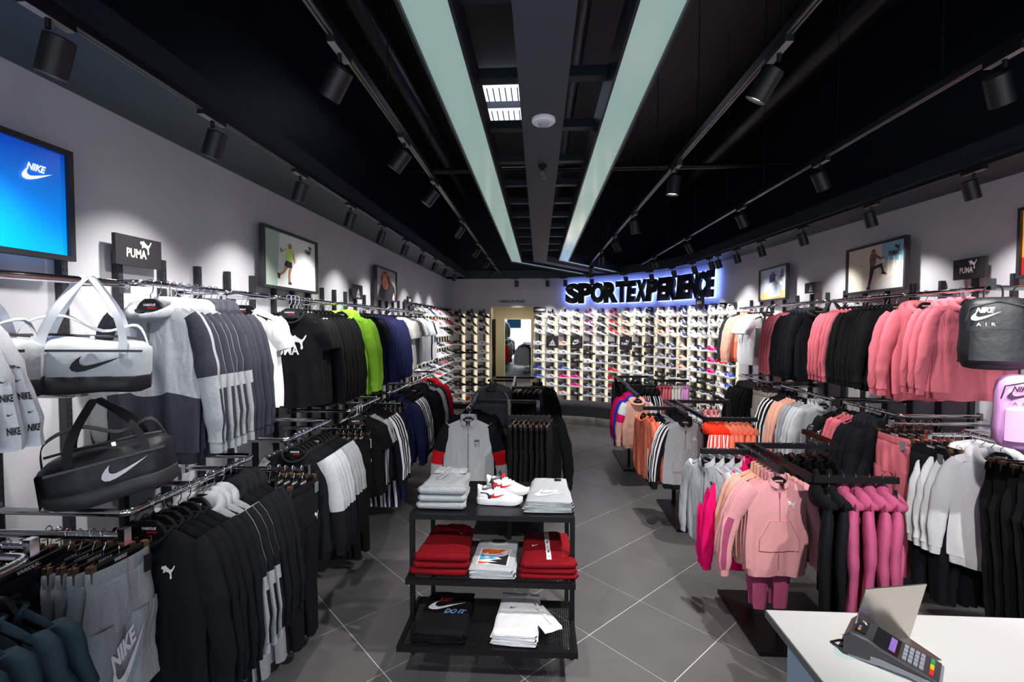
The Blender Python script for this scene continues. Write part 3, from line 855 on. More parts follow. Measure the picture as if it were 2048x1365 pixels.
# shop front behind the camera, seen only in the mirror
struct('wall_front', MB().box(XL, 3.75, -1.6, -1.5, 2.95, ZV).mesh('wall_front', M_navyw))
for k_, x_ in enumerate((-1.5, .75)):
    t = thing('window_banner', f'blue hanging banner at the shop front seen in the mirror, {"left" if k_ else "right"} one', 'banner', 'blue shop front banners', (x_, -1.45, 2.9))
    ob('banner_cloth', MB().box(-.42, .42, -.005, .005, -1.1, -.02).mesh('banner', mat('banner_blue', (60, 150, 200), .6)), t); ob('rod', MB().tube([(-.45, 0, 0), (.45, 0, 0)], .01).mesh('rod', M_chrome), t)

# ================================================================= ceiling raft: two glass panels, centre beam, rungs
def along(p, q, w, z0, z1, nm, m, root, ext=0):
    pass
E1 = Vector((1.0, 1.5)).normalized()
def raft(name, desc, cat, xa, xb, ye, Lb, m_face, fr_w=.03, hgt=.16, y0=-1.2):
    """long channel along Y that kinks to the right near the far end"""
    t = thing(name, desc, cat, None, ((xa + xb) / 2, 2.0, 3.10))
    ox, oy = (xa + xb) / 2, 2.0
    def strip(x0, x1, z0, z1, m, nm):
        w = x1 - x0
        # plan polygon: left edge path and right edge path
        pl = [(x0, y0), (x0, ye)]; pr_ = [(x1, y0), (x1, ye)]
        d = Vector((.553, .833)); nrm = Vector((d.y, -d.x))
        # mitre the kink
        def off(px): return Vector((px, ye - (px - xa) * .0)) + d * Lb
        a = off(x0); b = off(x1)
        pl.append((a.x, a.y)); pr_.append((b.x, b.y))
        vs = []; n = 3
        for p, q in zip(pl, pr_):
            for zz in (z0, z1): vs += [(p[0] - ox, p[1] - oy, zz - 3.10), (q[0] - ox, q[1] - oy, zz - 3.10)]
        fs = []
        for i in range(n - 1):
            o = 4 * i
            fs += [(o, o + 1, o + 5, o + 4), (o + 2, o + 6, o + 7, o + 3), (o, o + 4, o + 6, o + 2), (o + 1, o + 3, o + 7, o + 5)]
        fs += [(0, 2, 3, 1), (4 * (n - 1), 4 * (n - 1) + 1, 4 * (n - 1) + 3, 4 * (n - 1) + 2)]
        ob(nm, MB().add(vs, fs).mesh(nm, m, ang=20), t)
    if m_face:
        strip(xa - .012, xa, 3.10, 3.10 + hgt, M_frame, 'side_rail'); strip(xb, xb + .012, 3.10, 3.10 + hgt, M_frame, 'side_rail')
        strip(xa, xb, 3.12, 3.13, m_face, 'diffuser'); strip(xa, xb, 3.10 + hgt - .01, 3.10 + hgt, M_frame, 'top_cover')
    else:
        strip(xa, xb, 3.10, 3.10 + hgt, M_beam, 'casing')
    return t
raft('ceiling_light_panel', 'long pale green glass ceiling panel on the left of the grey beam', 'ceiling light', -.482, -.312, 8.43, 2.75, M_strip)
raft('ceiling_light_panel', 'long pale green glass ceiling panel on the right of the grey beam', 'ceiling light', .342, .508, 8.35, 2.4, M_strip)
raft('ceiling_beam', 'long grey boxed beam down the middle of the ceiling', 'beam', -.096, .130, 8.33, 2.55, None, hgt=.10)
yy = 1.2; k = 0
while yy < 8.2:
    for (a, b, s) in ((-.31, -.096, 'left'), (.130, .34, 'right')):
        tag(ob('ceiling_rung', MB().box(-(b - a) / 2, (b - a) / 2, -.03, .03, 0, .05).mesh('rung', M_fascia), None, ((a + b) / 2, yy, 3.21)),
            f'dark cross bar {s} of the ceiling beam, {ORD[k]} from the front', 'cross bar', 'cross bars beside the ceiling beam')
    yy += .60; k += 1
# smoke detector and camera on the beam
t = thing('smoke_detector', 'round white detector under the grey ceiling beam', 'detector', None, (.022, 2.588, 3.10))
m = MB(); 
def lathe(prof, n=28):
    b = MB(); vs = []
    for (r, z) in prof:
        for j in range(n): vs.append((r * math.cos(2 * PI * j / n), r * math.sin(2 * PI * j / n), z))
    fs = [(i * n + j, i * n + (j + 1) % n, (i + 1) * n + (j + 1) % n, (i + 1) * n + j) for i in range(len(prof) - 1) for j in range(n)]
    fs.append(tuple(range(n))); fs.append(tuple((len(prof) - 1) * n + j for j in range(n)))
    return b.add(vs, fs)
ob('base', lathe([(.062, 0), (.064, -.015), (.055, -.024)]).mesh('base', M_white), t); ob('sensor_dome', lathe([(.03, -.022), (.027, -.036), (.012, -.043)]).mesh('dome', M_shelf), t)
t = thing('security_camera', 'small black camera hanging under the grey ceiling beam', 'camera', None, (.022, 3.32, 3.10))
ob('mount', lathe([(.028, 0), (.03, -.02), (.014, -.03), (.014, -.05)], 16).mesh('mount', M_can), t)
ob('camera_body', MB().tube([(0, .05, -.06), (0, -.05, -.078)], .026, 14).mesh('cbody', M_can), t); ob('lens', MB().tube([(0, -.05, -.078), (0, -.056, -.079)], .016, 12).mesh('clens', M_plas), t)
# two bright openings seen high up between beam and left panel
for k, (z, y) in enumerate(((4.9, 6.68), (4.9, 6.06))):
    t = thing('roof_light', f'small bright barred roof light high in the dark void, {"upper" if k else "lower"} one', 'roof light', 'roof lights', (-.42, y, z))
    ob('glass', MB().box(-.34, .34, -.20, .20, .0, .01).mesh('glass', mat('roof_light_sky', (200, 215, 240), emit=(205, 218, 245), estr=1.6)), t)
    for i in range(9): ob('bar', MB().box(-.006, .006, -.17, .17, -.02, -.01).mesh('bar', M_void), t, (-.30 + i * .075, 0, 0))
# ducts and pipes in the void
for k, (x0, y0, x1, y1, z, r, d) in enumerate(((-2.1, 6.2, 3.2, 6.2, 4.0, .035, 'thin dark pipe crossing the void behind the beam'), (2.6, -1, 2.6, 9, 4.55, .16, 'wide dark duct high over the right aisle'),
        (-1.5, -1, -1.5, 10, 4.6, .12, 'round dark duct high over the left aisle'), (-2.1, 3.4, 3.3, 3.4, 4.45, .04, 'dark conduit crossing high near the camera'), (.3, 0, .3, 10.5, 4.4, .09, 'dark duct above the ceiling beam'))):
    tag(ob('ceiling_duct', MB().tube([(0, 0, 0), (x1 - x0, y1 - y0, 0)], r, 14).mesh('duct', mat('duct_dark', (16, 20, 28), .35, .3)), None, (x0, y0, z)), d, 'duct')

# ================================================================= track lights
def track(name, desc, p0, p1, rods, z=3.16):
    t = thing(name, desc, 'track', 'lighting tracks', (p0[0], p0[1], z))
    dx, dy = p1[0] - p0[0], p1[1] - p0[1]
    ob('track_profile', MB().bar((0, 0, 0), (dx, dy, 0), .036, .034).mesh('profile', M_track, smooth=False), t)
    L = math.hypot(dx, dy); n = Vector((-dy, dx, 0)) / L * .009
    for s in (-1, 1): ob('conductor', MB().bar(Vector((0, 0, -.018)) + n * s, Vector((dx, dy, -.018)) + n * s, .004, .004).mesh('conductor', M_rail_l, smooth=False), t)
    for q in rods:
        ob('hanging_rod', MB().tube([(dx * q, dy * q, .015), (dx * q, dy * q, ZV - z - .01)], .0035, 6).mesh('rod', M_track), t)
CAN = lathe([(.0, 0), (.012, 0), (.012, -.03)], 12)
_can = lathe([(.02, .004), (.043, 0), (.046, -.004), (.046, -.13), (.044, -.133), (.041, -.128), (.040, -.115)], 28)
CANM = _can.mesh('lamp_can', M_can, ang=30); LENSM = lathe([(.040, -.118), (.02, -.117)], 24).mesh('lamp_lens', M_lens)
ADM = MB().box(-.017, .017, -.085, .085, -.05, -.018).mesh('lamp_adapter', M_can, smooth=False)
ADF = MB().box(-.015, .015, -.082, .082, -.052, -.05).mesh('adapter_face', M_adapt, smooth=False)
STEM = MB().tube([(0, 0, -.05), (0, 0, -.085)], .009, 10).mesh('lamp_stem', M_can)
def spot(where, x, y, z, aim, energy=1.0, yaw=0.0, size=62, off=0.04, colour=(1, .97, .94)):
    t = thing('track_spotlight', '', 'spotlight', 'ceiling track spotlights', (x, y, z), yaw)
    reg(t, 'black track spotlight', where)
    ob('adapter', ADM, t); t.children[0]; a = ob('adapter_face', ADF, t); ob('stem', STEM, t)
    d = Vector(aim).normalized(); Rz = Matrix.Rotation(-yaw, 3, 'Z'); dl = Rz @ d
    q = (-dl).to_track_quat('Z', 'Y')
    c = ob('lamp_can', CANM, t, (0, off, -.088)); c.rotation_euler = q.to_euler(); c.location = Vector((0, off, -.092)) 
    ob('lamp_lens', LENSM, c)
    l = bpy.data.lights.new('lamp_light', 'SPOT'); l.energy = SPOT_W * energy; l.spot_size = R(size); l.spot_blend = 1.0; l.shadow_soft_size = .03; l.color = colour
    lo = ob('lamp_light', l, c); lo.location = (0, 0, -.134)
# left soffit track
tr = [(XL + .53, -1.2), (XL + .53, 10.7)]
track('lighting_track', 'black lighting track under the left soffit edge', tr[0], tr[1], [], 3.075)
for i, y in enumerate([.7, 1.55, 2.36, 3.25, 4.14, 4.98, 5.86, 6.72, 7.58, 8.45, 9.35]):
    spot('under the left soffit', XL + .53, y, 3.085, (-.34, .03, -1), .48 if y < 7.4 else .36, size=88)
track('lighting_track', 'black hanging lighting track left of the left glass panel', (-.80, -1.0), (-.88, 10.6), [.17, .24, .31, .4, .47, .55, .62, .7, .78, .86])
for i, y in enumerate([.4, 1.95, 2.91, 3.78, 5.18, 6.65, 8.0, 9.3]):  # nearest lamp is unseen, aimed down the shop as added front fill
    spot('on the track left of the left glass panel', -.80 - .0067 * (y + 1), y, 3.165, (.1, 1.0, -1.0) if i == 0 else (-.75, [.3, .3, .0, -.1, .2, .3, .35, .35][i], -1), [1.4, 1.0, .95, .9, 1, 1, 1, 1][i])
track('lighting_track', 'black hanging lighting track right of the right glass panel', (.985, -1.0), (.96, 10.2), [.2, .27, .36, .45, .52, .6, .7, .8, .88])
for i, y in enumerate([.5, 2.05, 3.5, 4.98, 6.2, 7.5, 8.9]):  # first lamp, out of view, is added fill for the near right rack
    spot('on the track right of the right glass panel', .985 - .002 * y, y, 3.165, [(.25, 1.0, -1.05), (-.50, .40, -1), (-.12, .05, -1), (.2, .1, -1), (.55, .6, -1), (.1, .6, -1), (.1, .9, -1)][i], [1.8, 1.6, 1.5, 1.4, 1.1, 1, 1][i], size=76)
track('lighting_track', 'black hanging lighting track nearest the right wall', (1.95, -1.0), (1.95, 9.2), [.25, .34, .42, .52, .6, .7, .82])
for i, y in enumerate([.6, 2.15, 3.46, 4.76, 6.4, 8.2]):  # the front lamp is unseen and added to fill from the camera side
    spot('on the hanging track nearest the right wall', 1.95, y, 3.165, [(.2, 1.0, -1), (.55, .3, -1), (.6, .25, -1), (.5, .1, -1), (.6, .2, -1), (.5, .6, -1)][i], 1.6 if i == 0 else 1.05)
# right and back soffit track, following the curve
so = offs(bk, SW - .02)
for i in range(len(so) - 1):
    if i == 0: continue
for i, seg in enumerate([(0, 2), (2, 5), (5, 8), (8, 11), (11, 14)]): pass
tk = thing('lighting_track', 'black lighting track bending round under the back and right soffit', 'track', 'lighting tracks', (so[1][0], so[1][1], 3.075))
B = MB(); o3 = Vector((so[1][0], so[1][1], 0))
for i in range(1, len(so) - 1): B.bar(Vector((*so[i], 0)) - o3, Vector((*so[i + 1], 0)) - o3, .036, .034)
B.bar(Vector((so[0][0] + .5, so[0][1], 0)) - o3, Vector((*so[1], 0)) - o3, .036, .034)
ob('track_profile', B.mesh('profile', M_track, smooth=False), tk)
def on_path(path, s):
    acc = 0
    for i in range(len(path) - 1):
        a = Vector(path[i]); b = Vector(path[i + 1]); l = (b - a).length
        if acc + l >= s or i == len(path) - 2:
            d = (b - a).normalized(); return a + d * (s - acc), d
        acc += l
    return None
for i, (y, e) in enumerate([(2.5, 0), (3.45, 0), (4.37, 0), (5.34, 0), (6.2, 0), (6.85, 0), (7.45, 0)]):
    x = 3.443 - (y - 3.63) * .0582 - SW + .02
    spot('under the right soffit', x, y, 3.085, (.34, .05, -1), .48, size=88)
RB = so[1:]
for i, s in enumerate([.25, .95, 1.35, 1.95, 2.75, 3.4, 4.05, 4.7, 5.3]):
    p, d = on_path(RB, s + .2)
    nrm = Vector((-d.y, d.x))
    spot('under the curved back soffit', p.x, p.y, 3.085, (nrm.x * .33, nrm.y * .33, -1), .6, math.atan2(d.y, d.x) - PI / 2)

# ================================================================= sign letters on the curved wall
SL = thing('illuminated_sign', 'big black shop name letters with a blue-white glow on the curved wall', 'sign', None, (1.9, 10.5, 2.7))
WORD = 'SPORTEXPERIENCE'
wid = {'S': .40, 'P': .38, 'O': .40, 'R': .38, 'T': .33, 'E': .285, 'X': .34, 'I': .17, 'N': .34, 'C': .33}
ws = [wid[c] for c in WORD]; tot = sum(ws); a0, a1 = .66, 4.62; kk = (a1 - a0) / tot; s = a0
for i, c in enumerate(WORD):
    w = ws[i] * kk; p, d = on_path(CURVE, s + w / 2); nrm = Vector((d.y, -d.x)); H_ = .47
    tm_ = text_mb(c, H_, .05, .07, .0 if i < 5 else .12, 1.0); sx = w * 1.10 / tm_.w
    M = Matrix.Rotation(math.atan2(d.y, d.x), 4, 'Z')
    loc = Vector((p.x + nrm.x * .10 - 1.9, p.y + nrm.y * .10 - 10.5, .02))
    tm_.v = [(v[0] * sx, v[1], v[2]) for v in tm_.v]
    l = ob('letter', tm_.mesh('letter', M_letter, ang=20), SL, loc, (0, 0, math.atan2(d.y, d.x)))
    hb = text_mb(c, H_ + .028, .012, .09, .0 if i < 5 else .12, 1.0); sx2 = (w * 1.10 + .024) / hb.w
    hb.v = [(v[0] * sx2, v[1] + .03, v[2]) for v in hb.v]
    ob('glow_edge', hb.mesh('glow_edge', M_led, smooth=False), l)
    s += w

# ================================================================= wall uprights
def upright_mesh(h, z0=.10, w=.028, dp=.035, slots=True):
    b = MB(); b.box(-w / 2, w / 2, -dp, 0, z0, h)
    if slots:
        z = h - .05
        while z > max(z0, h - 1.3):
            for s in (-1, 1): b.add([(s * .007 - .003, -dp - .0006, z), (s * .007 + .003, -dp - .0006, z), (s * .007 + .003, -dp - .0006, z - .018), (s * .007 - .003, -dp - .0006, z - .018)], [(0, 1, 2, 3)], 1)
            z -= .032
    return b
UPM = upright_mesh(2.37).mesh('upright', [M_post, M_slot], smooth=False)
k = 0
for i in range(-4, 19):
    y = 2.34 + .289 * i
    if y > 7.75: break
    o = tag(ob('wall_upright', UPM, None, (XL + .003, y, 0), (0, 0, R(90))), '', 'upright', 'slotted black uprights on the left wall'); reg(o, 'black slotted upright', 'on the left wall')
y = 2.2
while y < 7.5:
    x = 3.443 - (y - 3.63) * .0582
    o = tag(ob('wall_upright', UPM, None, (x - .003, y, 0), (0, 0, R(-90 - 3.3))), '', 'upright', 'slotted black uprights on the right wall'); reg(o, 'black slotted upright', 'on the right wall')
    y += .289

# ================================================================= shoes
SH = {'w': (236, 236, 240), 'k': (30, 30, 34), 'g': (118, 120, 126), 'p': (232, 196, 200), 'm': (238, 24, 140), 'r': (206, 22, 34), 'b': (32, 72, 180),
      'c': (236, 222, 192), 'n': (36, 42, 78), 'a': (104, 24, 96), 'o': (240, 176, 150), 'y': (200, 220, 60)}
SHN = {'w': 'white', 'k': 'black', 'g': 'grey', 'p': 'pale pink', 'm': 'bright pink', 'r': 'red', 'b': 'blue', 'c': 'cream', 'n': 'navy', 'a': 'purple', 'o': 'peach', 'y': 'lime'}
def shoe_mat(c): return mat('shoe_' + SHN[c].replace(' ', '_'), SH[c], .55, scale=80, bump=.12)
def shoe_profile(s):
    """half width and top height along the shoe, heel s=0 to toe s=1"""
    w = .032 + .010 * math.sin(min(1, s * 1.4) * PI) - .006 * math.exp(-((s - .42) / .14) ** 2) + .007 * math.exp(-((s - .72) / .16) ** 2)
    if s < .05: w *= .62 + s * 7.6
    if s > .86: w *= math.sqrt(max(.04, 1 - ((s - .86) / .145) ** 2))
    h = .095 - .012 * math.sin(min(1, s / .28) * PI)
    if s > .30: h = .100 - .060 * ((s - .30) / .55) ** .85 if s < .85 else .040 - .012 * (s - .85) / .15
    return w, h
def shoe_meshes(n=18, k=12, L=.275, sole_h=.026):
    up = MB(); vs = []
    for i in range(n + 1):
        s = i / n; w, h = shoe_profile(s); x = (s - .5) * L
        for j in range(k + 1):
            a = PI * j / k; c = math.cos(a); q = math.sin(a)
            open_ = .10 < s < .36
            y = w * (abs(c) ** .55) * (1 if c > 0 else -1); z = sole_h + (h - sole_h) * q ** .62
            if open_ and q > .80: z = sole_h + .018; y = y * .8
            vs.append((x, y, z))
    fs = [(i * (k + 1) + j, i * (k + 1) + j + 1, (i + 1) * (k + 1) + j + 1, (i + 1) * (k + 1) + j) for i in range(n) for j in range(k)]
    fs += [tuple(range(k + 1)), tuple(n * (k + 1) + j for j in range(k + 1))]
    up.add(vs, fs)
    so_ = MB(); vs = []; k2 = n
    out = [((i / n - .5) * L * 1.02, (shoe_profile(i / n)[0] + .004)) for i in range(n + 1)]
    loop = [(x, -w) for x, w in out] + [(x, w) for x, w in reversed(out)]
    m_ = len(loop)
    for (zf, sc) in ((0, .94), (.006, 1.0), (sole_h + .002, .99), (sole_h + .004, .90)):
        for (x, y) in loop:
            s = x / L + .5
            toe = .012 * max(0, (s - .75) / .25) ** 2
            hh = 1.15 - .35 * max(0, min(1, s))
            vs.append((x * (1 if sc > .95 else .98), y * sc, zf * hh + toe))
    fs = [(i * m_ + j, i * m_ + (j + 1) % m_, (i + 1) * m_ + (j + 1) % m_, (i + 1) * m_ + j) for i in range(3) for j in range(m_)] + [tuple(range(m_)), tuple(3 * m_ + j for j in range(m_))]
    so_.add(vs, fs)
    li = MB(); vs = []
    for i in range(16):
        a = 2 * PI * i / 16; s = .23 + .125 * math.cos(a); w, h = shoe_profile(s); vs.append(((s - .5) * L, .026 * math.sin(a), .086 - .012 * math.cos(a) * -1 * 0.3))
    li.add(vs + [(v[0], v[1] * .8, v[2] - .03) for v in vs], [(i, (i + 1) % 16, 16 + (i + 1) % 16, 16 + i) for i in range(16)] + [tuple(range(16, 32))])
    la = MB()
    for i in range(4):
        s = .40 + .075 * i; w, h = shoe_profile(s); la.cbox(((s - .5) * L, 0, h + .001), (.009, .040, .006), 0, Matrix.Rotation(R(22), 3, 'Y'))
    return up, so_, li, la
def side_mark(kind, L=.275):
    b = MB()
    for sd in (-1, 1):
        if kind == 'swoosh':
            pts = [((p[0] - .5) * .105, (p[1]) * .07 + .036) for p in SWOOSH]
            if sd > 0 or True: pts = [(-x, z) if False else (x, z) for x, z in pts]
        segs = [pts] if kind == 'swoosh' else [[(-.03 + i * .022, .030), (-.018 + i * .022, .030), (-.034 + i * .022 - .002, .072 - i * .006), (-.046 + i * .022 - .002, .072 - i * .006)] for i in range(3)] if kind == 'stripes' \
            else [[(-.06, .034), (-.02, .030), (.03, .058), (.055, .066), (.05, .072), (.02, .064), (-.02, .044), (-.055, .044)]]
        for P in segs:
            vs = []
            for (x, z) in P:
                w, h = shoe_profile(x / L + .5); q = min(1, max(0, (z - .026) / (h - .026))) ** (1 / .62)
                y = w * (math.sqrt(max(0, 1 - q * q)) ** .55) + .0022
                vs.append((x, sd * y, z))
            b.add(vs, [tuple(range(len(vs)))])
    return b
SHM = {}
def shoe_proto(c, mark='stripes', mc=None, sole='w', detail=True):
    key = (c, mark, mc, sole, detail)
    if key in SHM: return SHM[key]
    up, so_, li, la = shoe_meshes() if not detail == 2 else shoe_meshes(34, 20)
    sm_ = side_mark(mark)
    for q_ in (up, so_, li, la, sm_): q_.v = [(v_[0], v_[1], v_[2] * 1.2) for v_ in q_.v]
    mc = mc or ('w' if c in 'kngarb' else 'k')
    pr = [('upper', up.mesh('shoe_upper', shoe_mat(c), ang=50)), ('sole', so_.mesh('shoe_sole', shoe_mat(sole), ang=50)), ('side_mark', sm_.mesh('shoe_mark', shoe_mat(mc), smooth=False)), ('laces', la.mesh('shoe_laces', shoe_mat('w' if c != 'k' else 'k'))),
          ('lining', li.mesh('shoe_lining', shoe_mat('k' if c != 'w' else 'g')))]
    SHM[key] = pr; return pr
SHELF = MB().box(-.05, .05, -.10, -.03, -.003, 0).mesh('shoe_shelf', M_shelf, smooth=False)
POSTM = upright_mesh(2.36, .12, .034, .03, False).mesh('column_post', M_post, smooth=False)
CAPM = MB().box(-.02, .02, -.12, 0, 2.34, 2.37).mesh('column_arm', M_post, smooth=False)
def tube_mesh():
    b = MB(); n = 10; vs = []
    for z in (.15, 2.25):
        for i in range(n + 1):
            a = PI * i / n; vs.append((.034 * math.cos(a) + .0, -.022 * math.sin(a) - .002, z))
    b.add(vs, [(i, i + 1, n + 2 + i, n + 1 + i) for i in range(n)] + [tuple(range(n + 1)), tuple(range(n + 1, 2 * n + 2))])
    return b
LTUBE = tube_mesh().mesh('light_tube', M_tube)
ROWZ = [2.185, 1.985, 1.785, 1.515, 1.31, 1.12, .93, .74, .55, .355, .16]
def column(p, ang, codes, where, desc0, toe=0.0, tubes=True, skip=(), marks=None, ci=0):
    """one shoe column: post, light tube, shelves; its shoes are things of their own. ang = heading of the wall's outward -Y"""
    c = thing('shoe_display_column', '', 'shoe display', 'shoe display columns', (p[0], p[1], 0), ang)
    reg(c, 'black post with pale light tube and clear shelves', where)
    ob('post', POSTM, c); ob('post_arm', CAPM, c)
    if tubes: ob('light_tube', LTUBE, c, (.085, 0, 0))
    M = Matrix.Translation((p[0], p[1], 0)) @ Matrix.Rotation(ang, 4, 'Z')
    for r, ch in enumerate(codes):
        if ch == '-' or r in skip: continue
        z = ROWZ[r]; tilt = R(20) if r < 3 else 0
        ob('shelf', SHELF, c, (0, 0, z), (0, tilt * .9, 0))
        mk = (marks or ['stripes', 'swoosh', 'puma'])[(ci + r // 3) % 3]
        q = M @ Vector((.0, -.072, z + .002))
        s = thing('sneaker', '', 'shoe', 'shoes on the wall display', q, 0)
        s.rotation_euler = (0, 0, 0)
        s.matrix_world = Matrix.Translation(q) @ Matrix.Rotation(ang - toe, 4, 'Z') @ Matrix.Rotation(tilt, 4, 'Y')
        sole = 'k' if (ch == 'k' and (ci + r) % 4 == 0) else 'w'
        for (nm, me) in shoe_proto(ch, mk, None, sole): ob(nm, me, s)
        s['label'] = f'{SHN[ch]} trainer {desc0}, {ORD[r]} shelf down'; s.scale = (1.06,) * 3
LW = 'on the back wall left of the doorway'
for i, codes in enumerate(['kkkkkwwkkww', 'kkkkkkkkkkr', 'kkkwwwkkkkk']):
    column((-1.88 + .288 * i, YB - .02), 0, codes, LW, f'on the {["left", "middle", "right"][i]} column left of the doorway', ci=0)
WOM = ['wwwwwwbb--', 'kcwwwwkwwn', 'pppowkbmkp', 'cccwkkkmmk', 'aaakkwwnnn', 'kkkwwnnnng', 'rrrkkkrrrk', 'coowkwwkkk', 'wwwkkwwkkk', 'kkkkkkkkkk', 'ooogggkkkk', 'pppnnnkkkk',
       'nnnoookkkk', 'wwwwwwwkkk', 'gggnnnkkkk', 'wwwmmmkkkk', 'wwwrrwwwww', 'pppkkbbbkk']
s = .02
COLP = []
for i, codes in enumerate(WOM):
    p, d = on_path(CURVE, s); nrm = Vector((d.y, -d.x)); ang = math.atan2(d.y, d.x)
    pp = (p.x + nrm.x * .015, p.y + nrm.y * .015); COLP.append((pp, ang, nrm))
    column(pp, ang, codes, 'on the curved shoe wall', f'on the curved wall, {ORD[i]} column from doorway', skip=(3,) if i in (1, 3, 7) else (), ci=i)
    s += .302
rnd = random.Random(3)
for i in range(12):
    y = 7.95 + .29 * i
    top = ['kyw', 'wrw', 'gww', 'www', 'bww', 'wgw', 'rrw', 'wwp', 'www', 'wwk', 'rrk', 'krk'][i]
    codes = top + ''.join(rnd.choice('kkwrnkwkgw') for _ in range(5)) + ''.join(rnd.choice('kkwwkk') for _ in range(3))
    column((XL + .015, y), R(90), codes, 'on the left wall beyond the clothes', f'on the left wall, {ORD[i]} shoe column from the front', toe=R(52), ci=i)

# ---- small signs
def panel_sign(desc, kind, w, h, p, ang, size, dy=0.02):
    t = thing('brand_sign', desc, 'sign', None, p, ang)
    ob('panel', MB().box(-w / 2, w / 2, -dy, 0, -h / 2, h / 2).mesh('sign_panel', M_signk), t)
    if kind in ('WOMEN', 'KIDS', 'MEN'):
        q = text_mb(kind, size, .0015, .03, 0, .9)
    else: q = mark_mb(kind, size)
    q.v = [(v[0], v[1] - dy - .002, v[2]) for v in q.v]
    ob('print', q.mesh('sign_print', M_white, smooth=False), t)
    return t
for i, kind in ((1, 'adidas'), (3, 'nike'), (7, 'puma')):
    pp, ang, nrm = COLP[i]
    panel_sign(f'black square panel with white {dict(adidas="three-bar", nike="tick", puma="leaping cat")[kind]} mark on the {ORD[i]} curved wall shoe column', kind, .285, .285, (pp[0] + nrm.x * .10, pp[1] + nrm.y * .10, 1.60), ang, .2)
pp, ang, nrm = COLP[0]; panel_sign('black WOMEN sign right of the doorway at the first shoe column', 'WOMEN', .285, .13, (pp[0] + nrm.x * .12 + .01, pp[1] + nrm.y * .12, 2.35), ang, .05)
pp, ang, nrm = COLP[14]; panel_sign('black KIDS sign on top of the curved shoe wall', 'KIDS', .24, .18, (pp[0] + nrm.x * .13, pp[1] + nrm.y * .13, 2.40), ang, .055)
panel_sign('black sign with leaping cat mark on the left wall uprights', 'puma', .29, .155, (XL + .05, 2.425, 2.385), R(90), .175)
panel_sign('black sign with three-bar mark on the left wall uprights', 'adidas', .29, .165, (XL + .05, 5.48, 2.385), R(90), .15)
panel_sign('small black MEN sign near the left shoe wall', 'MEN', .25, .12, (XL + .05, 7.72, 2.40), R(90), .05)
panel_sign('black sign with leaping cat mark on the right wall uprights', 'puma', .30, .16, (3.37, 3.93, 2.44), R(-93.3), .175)
panel_sign('black sign with three-bar mark on the right wall uprights', 'adidas', .29, .125, (3.24, 5.86, 2.44), R(-93.3), .11)
# ---- posters
def poster(desc, y0, y1, z0, z1, x, side, paint):
    w = y1 - y0; h = z1 - z0
    ang = R(90) if side < 0 else R(-93.3)
    t = thing('framed_poster', desc, 'poster', 'framed posters', (x, (y0 + y1) / 2, (z0 + z1) / 2), ang)
    f = MB(); b = .022
    f.box(-w / 2, w / 2, -.04, 0, h / 2 - b, h / 2); f.box(-w / 2, w / 2, -.04, 0, -h / 2, -h / 2 + b); f.box(-w / 2, -w / 2 + b, -.04, 0, -h / 2 + b, h / 2 - b); f.box(w / 2 - b, w / 2, -.04, 0, -h / 2 + b, h / 2 - b)
    ob('frame', f.mesh('poster_frame', M_post), t)
    iw, ih = w - 2 * b, h - 2 * b
    layers = paint(iw, ih)
    pic = ob('picture', MB().box(-iw / 2, iw / 2, -.02, -.004, -ih / 2, ih / 2).mesh('picture', layers[0], smooth=False), t)
    for i, (pts, m) in enumerate(layers[1]):
        B = MB(); B.add([(p[0] * iw / 2, -.0205 - .0004 * (i + 1), p[1] * ih / 2) for p in pts], [tuple(range(len(pts)))])
        ob('printed_shape', B.mesh('printed_shape', m, smooth=False), pic)
    if len(layers) > 2:
        q = layers[2]; q.v = [(v[0], -.0265, v[2]) for v in q.v]
        ob('print', q.mesh('poster_print', layers[3], smooth=False), pic)
def grad(name, c0, c1, emit=.55, wave=0):
    m = bpy.data.materials.new(name); m.use_nodes = True; nt = m.node_tree; b = nt.nodes['Principled BSDF']
    tc = nt.nodes.new('ShaderNodeTexCoord'); sx = nt.nodes.new('ShaderNodeSeparateXYZ'); cr = nt.nodes.new('ShaderNodeValToRGB')
    nt.links.new(tc.outputs['Generated'], sx.inputs[0])
    if wave:
        w = nt.nodes.new('ShaderNodeTexWave'); w.inputs['Scale'].default_value = 2; w.inputs['Distortion'].default_value = 8
        nt.links.new(tc.outputs['Object'], w.inputs['Vector']); nt.links.new(w.outputs['Fac'], cr.inputs[0])
    else: nt.links.new(sx.outputs['Z'], cr.inputs[0])
    cr.color_ramp.elements[0].color = lin(c0); cr.color_ramp.elements[1].color = lin(c1)
    nt.links.new(cr.outputs[0], b.inputs['Base Color']); b.inputs['Roughness'].default_value = .3
    if emit: nt.links.new(cr.outputs[0], b.inputs['Emission Color']); b.inputs['Emission Strength'].default_value = emit  # ramp colour also drives emission
    return m
skin = mat('print_skin', (176, 118, 86), .5); skd = mat('print_skin_dark', (112, 68, 48), .5); lim = mat('print_lime', (206, 240, 120), .5)
def P_blue(w, h):
    q = mark_mb('nike', w * .155); q.v = [(v[0] + w * .35, 0, v[2] + h * .24) for v in q.v]
    return [grad('poster_blue', (0, 150, 245), (8, 60, 165), .75), [], q, mat('print_white_glow', (238, 238, 240), .5, emit=(235, 240, 248), estr=.7)]  # white print has emission of its own so it reads white
